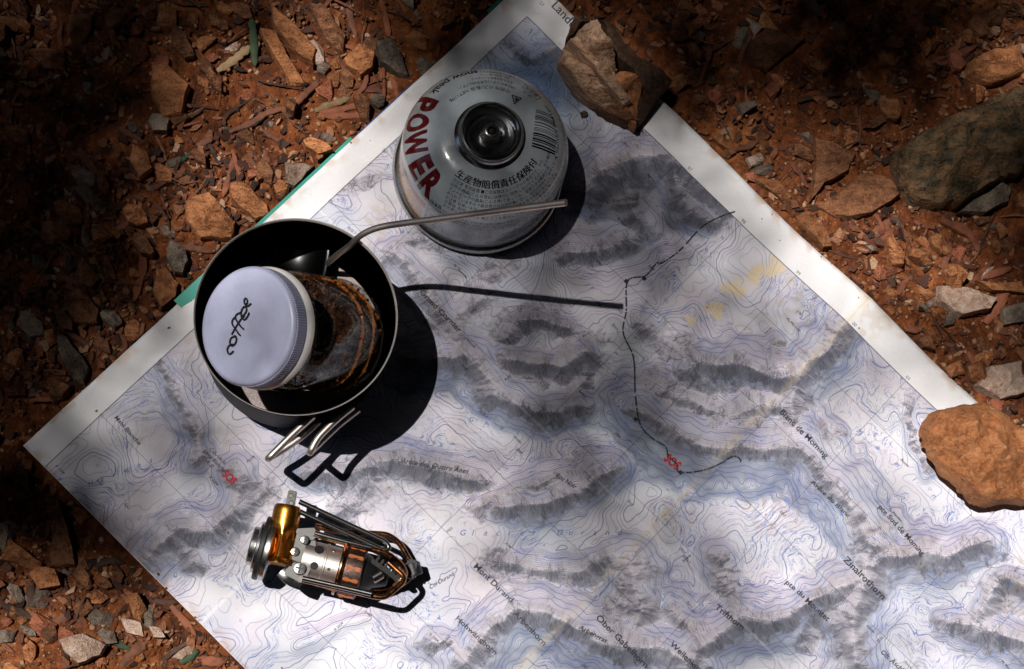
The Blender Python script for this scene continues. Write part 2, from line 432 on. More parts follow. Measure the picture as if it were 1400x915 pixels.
# ------------------------------------------------------------------ the printed hiking map
def build_map_picture(K=5.2):
    """sheet picture, K texels per millimetre; column = along the left edge (u), row = along the lower edge (v)"""
    Wm, Hm = ULEN * 1000, VLEN * 1000
    Wp, Hp = int(Wm * K), int(Hm * K)
    rng = np.random.RandomState(3)
    def tex(px, py): q = px2uv(px, py) * 1000 * K; return q
    # --- relief on a coarse grid
    st = 4; gw, gh = Wp // st, Hp // st
    X, Y = np.meshgrid((np.arange(gw) + 0.5) * st / K, (np.arange(gh) + 0.5) * st / K)       # mm
    wx = 4.0 * (fbm(X / 16, Y / 16, 3, 1) - 0.5) * 2; wy = 4.0 * (fbm(X / 16, Y / 16, 3, 2) - 0.5) * 2
    Xw, Yw = X + wx, Y + wy
    # ridges: photo polylines, crest height, steepness, rock width (mm)
    R = [
        ([(690, 60), (725, 75), (760, 62)], 24, .8, 5), ([(805, 250), (860, 216), (905, 212), (950, 235), (990, 262)], 34, 1.0, 16),
        ([(860, 216), (850, 260), (875, 300)], 26, .9, 10), ([(905, 212), (925, 260), (960, 300)], 28, .9, 9),
        ([(770, 345), (820, 340), (858, 330)], 22, .8, 9), ([(690, 460), (700, 438), (745, 440), (795, 455)], 26, 1.0, 9),
        ([(690, 490), (720, 500), (765, 505), (800, 480)], 32, 1.2, 13), ([(775, 540), (800, 520), (800, 480)], 25, 1.0, 8),
        ([(545, 350), (580, 395), (610, 450), (645, 490)], 28, 1.0, 8), ([(610, 450), (660, 400), (690, 350)], 24, .9, 9),
        ([(560, 490), (605, 480), (645, 490), (680, 540), (735, 565), (790, 555)], 33, 1.0, 9),
        ([(430, 640), (480, 650), (545, 628), (600, 640), (655, 655)], 30, .9, 10), ([(470, 700), (500, 665), (545, 628)], 24, .8, 10),
        ([(680, 697), (735, 690), (780, 672), (828, 640)], 34, 1.1, 9), ([(655, 690), (700, 672), (760, 655), (828, 640)], 28, .8, 7),
        ([(950, 500), (985, 505), (1020, 497), (1060, 512), (1093, 515), (1120, 480), (1152, 440)], 38, 1.1, 12),
        ([(1093, 515), (1080, 560), (1075, 610)], 34, .9, 12), ([(1060, 470), (1040, 500), (1020, 497)], 26, .8, 6),
        ([(870, 560), (920, 590), (955, 608), (1010, 612), (1060, 615), (1095, 608), (1120, 640), (1160, 690), (1192, 745)], 40, .9, 6),
        ([(880, 440), (910, 470), (950, 500)], 26, .7, 10), ([(890, 520), (940, 545), (1000, 570), (1060, 560)], 30, .7, 14),
        ([(1192, 745), (1185, 790), (1160, 850), (1165, 905)], 38, 1.1, 11), ([(1192, 785), (1215, 760), (1260, 755), (1300, 765), (1340, 740)], 36, 1.1, 9),
        ([(930, 915), (962, 875), (1010, 845), (1060, 845), (1110, 815), (1185, 795)], 38, 1.1, 9), ([(962, 875), (940, 850), (915, 835)], 28, .9, 8),
        ([(1010, 845), (995, 800), (985, 760)], 26, .8, 8), ([(640, 905), (668, 862), (700, 826), (745, 832), (790, 858), (850, 884), (910, 890), (960, 915)], 38, 1.1, 9),
        ([(850, 884), (870, 840), (868, 790), (860, 765)], 32, 1.0, 10), ([(850, 884), (835, 850), (850, 800)], 30, 1.0, 8), ([(680, 770), (720, 775), (790, 778), (835, 765)], 26, .8, 9),
        ([(590, 880), (620, 880), (645, 905)], 28, 1.0, 7), ([(195, 772), (240, 728), (290, 725), (318, 700), (332, 665), (318, 640)], 30, 1.0, 9), ([(240, 728), (250, 750), (268, 770)], 25, .9, 8),
        ([(222, 492), (240, 530), (255, 570), (272, 610), (262, 630)], 26, 1.0, 4), ([(1400, 800), (1370, 790), (1345, 830), (1330, 850)], 30, 1.0, 12), ([(1300, 850), (1340, 860), (1400, 880)], 30, 1.0, 9),
        ([(1100, 880), (1120, 850), (1150, 840)], 22, .9, 5), ([(520, 360), (560, 330), (600, 330)], 22, .8, 6), ([(400, 250), (460, 262), (520, 240)], 18, .8, 4),
        ([(330, 720), (350, 690), (370, 670)], 22, .9, 9), ([(1120, 580), (1135, 600), (1150, 590)], 20, .9, 4),
        ([(400, 880), (440, 860), (500, 850)], 20, .6, 0), ([(560, 790), (600, 760), (640, 790)], 20, .6, 0), ([(1240, 540), (1250, 600), (1270, 640)], 22, .7, 3)]
    fade = np.zeros_like(X); Hc = 6 + 18 * fbm(Xw / 62 + .3, Yw / 62, 3, 8) + 5.0 * fbm(Xw / 21, Yw / 21, 3, 9); rock = np.zeros_like(X)
    jag = fbm(X / 6, Y / 6, 3, 33)
    for pl, h, k, w in R:
        q = px2uv([p[0] for p in pl], [p[1] for p in pl]) * 1000
        best = np.full_like(X, 1e9)
        for a, b in zip(q[:-1], q[1:]):
            d = b - a; L2 = d @ d + 1e-9
            xs_, ys_ = (Xw, Yw)
            t = np.clip(((xs_ - a[0]) * d[0] + (ys_ - a[1]) * d[1]) / L2, 0, 1)
            best = np.minimum(best, np.hypot(xs_ - a[0] - t * d[0], ys_ - a[1] - t * d[1]))
        cone = h - k * best * (0.75 + 0.5 * jag) - 0.018 * best ** 2 * 0
        Hc = np.where(cone > Hc, cone, Hc) * 0.85 + np.maximum(cone, Hc) * 0.15
        if w > 0: fade = np.maximum(fade, np.exp(-best / (0.62 * w)))
    k = np.array([1, 4, 6, 4, 1.0]); k /= k.sum()
    def blur(a, n=1):
        for _ in range(n):
            a = np.apply_along_axis(lambda r: np.convolve(np.pad(r, 2, 'edge'), k, 'valid'), 0, a)
            a = np.apply_along_axis(lambda r: np.convolve(np.pad(r, 2, 'edge'), k, 'valid'), 1, a)
        return a
    H = upsample_lin(blur(Hc, 1), Hp, Wp); fade = np.clip(upsample_lin(fade, Hp, Wp), 0, 1)
    def gnoise(cell_mm, seed):
        r = np.random.RandomState(seed); sp = max(cell_mm / 5, 1.0 / K)
        
        def good(n):
            while True:
                q = n
                for p_ in (2, 3, 5):
                    while q % p_ == 0: q //= p_
                if q == 1: return n
                n += 1
        a = r.randn(good(int(Hm / sp) + 6), good(int(Wm / sp) + 6)).astype(np.float32); sg = 0.36 * cell_mm / sp
        fy = np.fft.fftfreq(a.shape[0])[:, None]; fx = np.fft.rfftfreq(a.shape[1])[None, :]
        a = np.fft.irfft2(np.fft.rfft2(a) * np.exp(-2 * (math.pi * sg) ** 2 * (fx ** 2 + fy ** 2)), s=a.shape)
        a = 0.5 + 0.5 * np.tanh((a - a.mean()) / a.std() * 0.62)          # about uniform in 0..1
        return upsample_lin(a[:int(Hm / sp) + 2, :int(Wm / sp) + 2], Hp, Wp)
    fine = gnoise(2.6, 5) - 0.5 + 0.6 * (gnoise(1.2, 6) - 0.5)
    rid = 1 - np.abs(2 * gnoise(3.4, 7) - 1)
    gy0, gx0 = np.gradient(H); lit_ = (-(gx0 * 0.60) + gy0 * 0.62) * K; lit_ = ssm(-0.15, 0.35, lit_)
    rock = ssm(0.14, 0.34, fade * (1 - 0.52 * lit_) + 0.22 * (gnoise(5, 18) - 0.5) + 0.20 * (gnoise(1.6, 19) - 0.5))
    II, JJ = np.meshgrid(np.arange(Hp), np.arange(Wp), indexing='ij')
    base = rng.rand(Hp, Wp).astype(np.float32)
    base = (base + 0.5 * np.roll(base, 1, 0) + 0.5 * np.roll(base, 1, 1)) / 2
    def lic(dx, dy, n, step, src):
        acc = src.copy()
        for sgn in (1, -1):
            px_ = JJ.astype(np.float32); py_ = II.astype(np.float32)
            for _ in range(n):
                i = np.clip(py_, 0, Hp - 1).astype(np.int32); j = np.clip(px_, 0, Wp - 1).astype(np.int32)
                px_ = px_ + sgn * step * dx[i, j]; py_ = py_ + sgn * step * dy[i, j]
                i = np.clip(py_, 0, Hp - 1).astype(np.int32); j = np.clip(px_, 0, Wp - 1).astype(np.int32)
                acc = acc + src[i, j]
        acc = acc / (2 * n + 1); return (acc - acc.mean()) / acc.std()
    g0y, g0x = np.gradient(H); g0 = np.sqrt(g0x ** 2 + g0y ** 2) + 1e-6
    rib = lic((g0x / g0).astype(np.float32), (g0y / g0).astype(np.float32), 7, 2.0, gnoise(1.5, 23).astype(np.float32))
    rib2 = lic((g0x / g0).astype(np.float32), (g0y / g0).astype(np.float32), 8, 3.0, gnoise(3.4, 24).astype(np.float32))
    Hd = H + rock * (0.16 * rib + 0.62 * rib2) + rock * (0.35 * rid + 0.25 * fine) + 0.10 * fine
    gy, gx = np.gradient(Hd); gx *= K; gy *= K                 # per mm
    # light falls from the top of the photograph: +u, -v
    nz = 1 / np.sqrt(1 + gx ** 2 + gy ** 2)
    shade = (-(gx * 0.60) + (gy * 0.62) + 0.75) * nz           # about .75 flat
    gyc, gxc = np.gradient(H); gxc *= K; gyc *= K
    nzc = 1 / np.sqrt(1 + gxc ** 2 + gyc ** 2)
    soft = (-(gxc * 0.60) + (gyc * 0.62) + 0.75) * nzc
    # hatching: smear noise down the slope
    gm = np.sqrt(gx ** 2 + gy ** 2) + 1e-6; dx = gx / gm; dy = gy / gm
    dx = (g0x / g0).astype(np.float32); dy = (g0y / g0).astype(np.float32)
    hat = 0.85 * lic(dx, dy, 4, 1.1, base) + 0.55 * rib2 + 0.35 * rib
    gmc = np.sqrt(gxc ** 2 + gyc ** 2) + 1e-6
    crev = lic((-gyc / gmc).astype(np.float32), (gxc / gmc).astype(np.float32), 6, 1.4, base)
    # --- colours
    paper = np.array([0.905, 0.895, 0.90]); img = np.empty((Hp, Wp, 3), np.float32); img[:] = paper
    def lay(a, col, strength=1.0):
        a = np.clip(a * strength, 0, 1)[..., None]; img[:] = img * (1 - a) + img * np.array(col, np.float32) * a
    def ink(a, col, strength=1.0):
        a = np.clip(a * strength, 0, 1)[..., None]; img[:] = img * (1 - a) + np.array(col, np.float32) * a
    tone = np.clip((0.72 - soft) * 1.5, 0, 1); lay(tone * (1 - 0.7 * rock), (0.70, 0.73, 0.77), 0.22)
    lay(np.clip((soft - 0.78) * 2, 0, 1) * (1 - rock), (0.97, 0.93, 0.96), 1)
    lay(gnoise(30, 41) ** 2 * (1 - rock), (0.89, 0.92, 0.965), 0.8)
    lay(gnoise(24, 42) ** 2 * (1 - rock), (0.97, 0.92, 0.94), 0.6)
    rs = np.clip((0.80 - shade) * 1.25, 0, 1) * (0.55 + 0.45 * ssm(0.05, 0.85, fade))
    lay(rock, (0.89, 0.87, 0.895), 0.75); lay(rock * np.clip(hat * 0.5 + 0.35, 0, 1), (0.74, 0.73, 0.77), 0.5); lay(rock * rs, (0.62, 0.64, 0.67), 0.85)
    ink(rock * ssm(0.3, 1.7, hat + 1.15 * rs - 0.45), (0.26, 0.27, 0.31), 0.42)
    def wide(n):                                   # soft relief of the whole massifs
        hb = upsample_lin(blur(Hc, n), Hp, Wp); wy_, wx_ = np.gradient(hb); wx_ = wx_ * K; wy_ = wy_ * K
        return (-(wx_ * 0.60) + wy_ * 0.62 + 0.75) / np.sqrt(1 + wx_ ** 2 + wy_ ** 2)
    lay(np.clip((0.72 - wide(9)) * 1.1, 0, 1), (0.66, 0.70, 0.74), 0.45)
    lay(np.clip((0.70 - wide(40)) * 1.6, 0, 1), (0.78, 0.82, 0.85), 0.55)
    # contours
    def contour(h, step, wpx):
        f = h / step; d = np.abs(f - np.round(f)) * step
        gg = np.sqrt(np.gradient(h)[0] ** 2 + np.gradient(h)[1] ** 2) + 1e-5
        return np.clip(wpx * 0.5 + 0.5 - d / gg, 0, 1)
    Hs = H + 0.07 * fine + 0.45 * (gnoise(8, 61) - 0.5)
    c1 = contour(Hs, 0.62, 1.0); c5 = contour(Hs, 3.1, 1.5)
    patch = ssm(0.35, 0.6, gnoise(9, 71))
    ink(c1 * (1 - rock) * (0.65 + 0.35 * patch), (0.40, 0.44, 0.58), 0.80); ink(c5 * (1 - rock), (0.29, 0.33, 0.52), 0.75)
    ink(c1 * rock, (0.33, 0.30, 0.33), 0.42)
    cz = ssm(0.50, 0.72, gnoise(13, 81)) * (1 - rock)
    # blue crevasse country named from the photograph
    def blob(px, py, rmm, s=1.0):
        q = px2uv(px, py) * 1000; XX = (JJ / K - q[0]); YY = (II / K - q[1])
        return s * np.exp(-(XX ** 2 + YY ** 2) / rmm ** 2)
    for p in [(720, 130, 22), (210, 520, 18), (190, 550, 14), (1180, 520, 20), (1240, 560, 16), (1100, 760, 22), (1050, 700, 20), (830, 600, 12), (800, 610, 14), (660, 580, 14), (590, 590, 10), (900, 430, 10), (960, 340, 12), (1330, 880, 18), (1290, 860, 14), (900, 800, 14), (560, 720, 10), (1120, 690, 16), (1000, 690, 12), (640, 690, 10), (1200, 600, 12)]:
        cz = np.maximum(cz, blob(*p) * (1 - rock))
    ink(cz * ssm(0.75, 1.7, crev) , (0.36, 0.44, 0.70), 0.85)
    lay(blob(725, 120, 24) + blob(705, 160, 20), (0.62, 0.74, 0.86), 0.9)
    # yellow scree
    scree = np.maximum.reduce([blob(1060, 365, 9), blob(1035, 378, 9), blob(1005, 395, 9), blob(975, 425, 8), blob(940, 440, 6), blob(1080, 380, 6)])
    ink(ssm(0.60, 0.95, scree + 0.55 * (gnoise(4, 91) - 0.5) + 0.10 * rib) * (0.55 + 0.45 * (1 - rock * rs)), (0.93, 0.83, 0.62), 0.7)
    lay(np.ones((Hp, Wp), np.float32), (0.955, 0.95, 0.965))
    # --- line work and lettering
    def m(): return np.zeros((Hp, Wp), bool)
    def txp(p): return px2uv(np.asarray(p, float)[..., 0], np.asarray(p, float)[..., 1]) * 1000 * K
    def line(mask, pts, wmm): raster(mask, stroke_tris(txp(pts), wmm * K))
    def word(mask, s, p0, p1=None, size=10, shear=0.0, bold=0.0, spaced=False, ang=None):
        p0 = np.array(p0, float)
        if p1 is not None: d = np.array(p1, float) - p0; L = np.hypot(*d); d /= L
        else: a = math.radians(ang if ang is not None else 45.5); d = np.array([math.cos(a), math.sin(a)]); L = None
        up = np.array([d[1], -d[0]])
        if spaced:
            for i, ch in enumerate(s):
                if ch == ' ': continue
                t, w = text_tris(ch, shear, bold)
                if not len(t): continue
                o = p0 + d * L * i / max(len(s) - 1, 1)
                raster(mask, txp(o + t[..., 0:1] * size * d + t[..., 1:2] * size * up))
            return
        t, w = text_tris(s, shear, bold)
        if not len(t): return
        sx = size if L is None else L / w
        raster(mask, txp(p0 + t[..., 0:1] * sx * d + t[..., 1:2] * size * up))
    # frame, grid
    M = m(); fr_u = px2uv(62, 645)[0] * 0; nv = float((px2uv(735, 15)[1] + px2uv(110, 590)[1]) / 2) * 1000
    nu = float((px2uv(948, 232)[0] + px2uv(1285, 575)[0]) / 2) * 1000
    marg = (JJ / K > nu) | (II / K < nv)
    img[marg] = paper
    raster(M, stroke_tris([(0, nv * K), (nu * K, nv * K), (nu * K, Hp)], 0.28 * K))
    ink(M, (0.16, 0.16, 0.18), 0.8)
    M = m(); gv0 = float(px2uv(1095, 370)[1]) * 1000; gu0 = float(px2uv(218, 492)[0]) * 1000
    for i in range(-9, 12):
        y = (gv0 + i * 39) * K; x = (gu0 + i * 39) * K
        if y > nv * K: raster(M, stroke_tris([(0, y), (nu * K, y)], 0.17 * K))
        if 0 < x < nu * K: raster(M, stroke_tris([(x, nv * K), (x, Hp)], 0.17 * K))
    ink(M, (0.20, 0.20, 0.24), 0.62)
    M = m()
    for i in range(-3, 9):
        y = (gv0 + i * 39) * K; x = (gu0 + i * 39) * K
        for (s_, cx, cy) in ((str(99 + i)[-2:], (nu + 1.2) * K, y - 1.4 * K), (str(16 + i)[-2:], x - 0.9 * K, (nv - 1.0) * K)):
            t, w = text_tris(s_); raster(M, np.stack([cx + t[..., 1] * 2.6 * K, cy + t[..., 0] * 2.6 * K], -1))
    ink(M, (0.25, 0.25, 0.27), 0.7)
    # lettering, black
    M = m()
    for s_, p0, p1, sz in [('Grand Cornier', (573, 400), (627, 455), 10), ('Mont Durand', (647, 775), (698, 824), 11), ('Arbenhorn', (701, 840), (742, 884), 11), ('Hohwänghorn', (622, 846), (676, 896), 10),
                          ('Ober Gabelhorn', (813, 846), (882, 914), 12), ('Wellenkuppe', (915, 882), (966, 930), 11), ('Trifthorn', (976, 832), (1014, 862), 11), ('Zinalrothorn', (1153, 766), (1208, 820), 13),
                          ('pte du', (1073, 797), (1098, 818), 10), ('Mountet', (1100, 822), (1132, 850), 11), ('Blanc de Moming', (1062, 566), (1127, 628), 11), ('Arête du Blanc', (1107, 660), (1160, 708), 8),
                          ('pte Sud de Moming', (1200, 694), (1262, 760), 10), ('Ob. Äschhorn', (1204, 892), (1245, 930), 9), ('Main Blanche', (156, 572), (190, 610), 8), ('Arbengrat', (790, 860), (828, 880), 9), ('Roc Noir', (758, 652), (785, 670), 9)]:
        word(M, s_, p0, p1, sz, 0.12 if sz < 10 else 0.0, 0.012)
    word(M, 'Arête des Quatre Ânes', (548, 632), (640, 648), 10, 0.25, 0.006)
    for s_, p in [('Cab. de la', (285, 614)), ('Dent Blanche', (277, 617)), ('C. A. S.', (274, 625))]: word(M, s_, p, None, 7.5, 0.3)
    word(M, 'Col Durand', (588, 806), (622, 786), 8, 0.3)
    for _ in range(150):                              # spot heights and small names
        p = (rng.uniform(60, 1390), rng.uniform(60, 910)); q = px2uv(*p) * 1000
        if q[0] < 2 or q[0] > nu - 8 or q[1] < nv + 3: continue
        word(M, rng.choice(['3421', '3083', '2935', '3672.7', 'Rocs', 'Bosses', '3512', '2889', 'P. 3304', '3148', 'Pt. Mountet', 'Forcle', '4221', '2761']), p, None, 5.2, 0.2, ang=45 if rng.rand() < 0.75 else -42)
    ink(M, (0.10, 0.10, 0.12), 0.85)
    M = m()
    word(M, 'Landes', (752, 11), (786, 46), 17, 0, 0.004); word(M, 'karte der Schweiz', (790, 50), (880, 142), 17, 0, 0.004)
    ink(M, (0.12, 0.12, 0.16), 0.85)
    # lettering, blue
    M = m()
    word(M, 'Glacier Durand', (628, 732), (842, 733), 11, 0.3, 0, True); word(M, "d'Hérens", (88, 680), (205, 634), 10, 0.3, 0, True)
    word(M, 'Glacier', (640, 575), (770, 612), 9, 0.3, 0, True); word(M, 'Moming', (1170, 590), (1300, 700), 10, 0.3, 0, True); word(M, 'Durand', (835, 570), (850, 430), 9, 0.3, 0, True)
    word(M, 'Hohlicht', (1250, 870), (1400, 790), 9, 0.3, 0, True); word(M, 'Zinal', (920, 380), (1010, 310), 9, 0.3, 0, True); word(M, 'Arben', (600, 840), (560, 900), 9, 0.3, 0, True)
    ink(M, (0.22, 0.36, 0.62), 0.85)
    # SOS, red
    M = m(); word(M, 'SOS', (303, 650), (318, 664), 15, 0, 0.03); word(M, 'SOS', (905, 630), (923, 645), 17, 0, 0.03); ink(M, (0.80, 0.06, 0.10), 0.95)
    # path to the hut, dashes and dots in dark green
    M = m(); path = spline([(1005, 289, 0), (985, 296, 0), (960, 310, 0), (930, 342, 0), (905, 360, 0), (897, 361, 0), (882, 378, 0), (858, 385, 0), (856, 425, 0), (852, 455, 0), (866, 490, 0), (868, 540, 0), (874, 580, 0), (890, 600, 0), (908, 612, 0), (912, 625, 0), (922, 635, 0), (928, 648, 0), (960, 645, 0), (982, 636, 0), (1000, 626, 0), (1010, 630, 0), (1009, 635, 0)], 14)
    P2 = np.array([p[:2] for p in path]); acc = 0
    for a, b in zip(P2[:-1], P2[1:]):
        acc += np.hypot(*(b - a)); ph = acc % 15
        if ph < 9 or 11 < ph < 13: line(M, [a, b], 0.75)
    ink(M, (0.05, 0.10, 0.09), 0.9)
    M = m()
    for p in [(856, 385), (868, 574), (928, 648), (880, 382)]:
        q = txp([p])[0]; raster(M, np.array([[q + 5, q + (-5, 5), q - 5], [q + 5, q - 5, q + (5, -5)]]))
    ink(M, (0.05, 0.09, 0.09), 0.9)
    # wear: yellowed main fold, pale rubbed creases, specks
    D = np.abs(II / K - FOLD_V * 1000 + 0.8 * (gnoise(12, 13) - 0.5))
    wear = (0.35 + 0.65 * gnoise(6, 14))
    ink(ssm(3.6, 0.2, D) * wear, (0.90, 0.82, 0.66), 0.28); ink(ssm(0.7, 0.1, D) * wear, (0.72, 0.58, 0.40), 0.22)
    D2 = np.abs(II / K - FOLD3[1] * 1000); ink(ssm(1.6, 0.1, D2) * wear * ssm(95, 60, JJ / K), (0.96, 0.95, 0.96), 0.6)
    D3 = np.abs(II / K - FOLD2_V * 1000); ink(ssm(3.0, 0.3, D3) * wear, (0.97, 0.97, 0.98), 0.28)
    D4 = np.abs(JJ / K - ULEN * 520); ink(ssm(1.0, 0.1, D4) * wear, (0.95, 0.94, 0.95), 0.35)
    M = m()
    for _ in range(40):
        q = np.array([rng.uniform(0, Wp), rng.uniform(0, Hp)]); r = rng.uniform(1, 2.6)
        raster(M, np.array([[q + (r, 0), q + (-r, r), q + (-r, -r)]]))
    ink(M, (0.45, 0.22, 0.10), 0.8)
    img *= (1 - 0.03 * (gnoise(20, 15) - 0.5))[..., None]
    lay(ssm(0.72, 0.95, gnoise(26, 51)) * ssm(0.3, 0.8, gnoise(3, 52)), (0.93, 0.88, 0.82), 0.55)
    edge_ = np.minimum.reduce([II, JJ, Wp - 1 - JJ]) / K; lay(ssm(7, 0, edge_) * ssm(0.45, 0.9, gnoise(5, 53)), (0.86, 0.74, 0.64), 0.6)
    edge = np.minimum.reduce([II, JJ, Wp - 1 - JJ]) / K
    ink(ssm(0.7, 0.0, edge), (0.94, 0.93, 0.92), 0.5)
    return img

# ------------------------------------------------------------------ ground
def build_ground():
    def axis(lo, hi, step):
        a = list(np.arange(lo, hi + step / 2, step)); s = step; x = hi
        while x < 60: s *= 1.55; x += s; a.append(x)
        s = step; x = lo
        while x > -60: s *= 1.55; x -= s; a.insert(0, x)
        return np.array(a)
    xs = axis(-0.36, 0.36, 0.0026); ys = axis(-0.26, 0.30, 0.0026)
    X, Y = np.meshgrid(xs, ys); Z = ground_z(X.ravel(), Y.ravel())
    far = np.maximum(np.abs(X.ravel()) - 0.5, np.abs(Y.ravel()) - 0.4)
    Z = Z + 0.05 * np.clip(far, 0, 3) * (fbm(X.ravel() * 0.8, Y.ravel() * 0.8, 3, 77) - 0.5)
    nx, ny = len(xs), len(ys)
    V = np.stack([X.ravel(), Y.ravel(), Z], -1)
    i = np.arange((ny - 1) * nx).reshape(ny - 1, nx)[:, :-1].ravel()
    Fq = np.stack([i, i + 1, i + nx + 1, i + nx], -1)
    me = bpy.data.meshes.new('ground'); me.vertices.add(len(V)); me.vertices.foreach_set('co', V.ravel())
    me.loops.add(len(Fq) * 4); me.loops.foreach_set('vertex_index', Fq.ravel().astype(np.int32))
    me.polygons.add(len(Fq)); me.polygons.foreach_set('loop_start', np.arange(0, len(Fq) * 4, 4, dtype=np.int32))
    me.update(calc_edges=True); me.polygons.foreach_set('use_smooth', [True] * len(me.polygons))
    o = link('ground', me, M_SOIL); tag(o, 'reddish brown dirt ground under the map', kind='structure')
build_ground()

# ------------------------------------------------------------------ the map sheet
def build_map():
    base = Vector((C0[0], C0[1], 0))
    r = root('hiking_map', base, 'large unfolded paper mountain map with white margins spread on the dirt', 'map')
    nu_, nv_ = 150, 190
    us = np.linspace(0, ULEN, nu_); vs = np.linspace(0, VLEN, nv_)
    U, V = np.meshgrid(us, vs); Z = paper_z(U, V)
    P = np.stack([U * UD[0] + V * VD[0], U * UD[1] + V * VD[1], Z], -1).reshape(-1, 3)
    i = np.arange((nv_ - 1) * nu_).reshape(nv_ - 1, nu_)[:, :-1].ravel()
    faces = np.stack([i, i + nu_, i + nu_ + 1, i + 1], -1)
    me = bpy.data.meshes.new('sheet'); me.from_pydata(P.tolist(), [], faces.tolist()); me.update()
    uvl = me.uv_layers.new(name='print'); li = np.array([l.vertex_index for l in me.loops])
    uv = np.stack([(U / ULEN).ravel()[li], (V / VLEN).ravel()[li]], -1)
    uvl.data.foreach_set('uv', uv.astype(np.float32).ravel())
    me.polygons.foreach_set('use_smooth', [True] * len(me.polygons))
    t = NT('printed map paper'); im = make_image('map print', build_map_picture())
    tx = t.n('ShaderNodeTexImage'); tx.image = im; tx.interpolation = 'Cubic'
    g = t.n('ShaderNodeNewGeometry'); n = t.noise(900, 3, 0.6, g.outputs['Position'])
    c = t.mix(1.0, tx.outputs[0], t.ramp(n.outputs[0], [(0.3, (0.93, 0.93, 0.93)), (0.7, (1, 1, 1))]), 'MULTIPLY')
    t.set(**{'Base Color': c, 'Roughness': 0.62, 'Specular IOR Level': 0.35}); t.bump(n.outputs[0], 0.12, 0.0004)
    o = link('sheet', me, t.m, r)
    so = o.modifiers.new('paper', 'SOLIDIFY'); so.thickness = 0.0004; so.offset = -1
    # coloured edge of the folded cover that shows along the upper left border
    def strip(name, p0, p1, w, col):
        a = uv_of(at(*p0)); b = uv_of(at(*p1)); mb = MB()
        def q(u, v, z): return Vector((C0[0] + u * UD[0] + v * VD[0], C0[1] + u * UD[1] + v * VD[1], z))
        mb.prism([q(a[0], -w, -0.0011), q(b[0], -w, -0.0011), q(b[0], 0.004, -0.0011), q(a[0], 0.004, -0.0011)], (0, 0, 1), 0.0005)
        mb.build(name, plain(name + ' card', col, 0.45, vary=0.08), r, 0)
    strip('cover_edge', (241, 414), (482, 190), 0.0024, (0.0, 0.26, 0.19)); strip('cover_edge', (486, 186), (562, 117), 0.0012, (0.01, 0.05, 0.20))
    strip('cover_edge', (670, 18), (720, -28), 0.0026, (0.0, 0.16, 0.12))
    return r
HIKING_MAP = build_map()

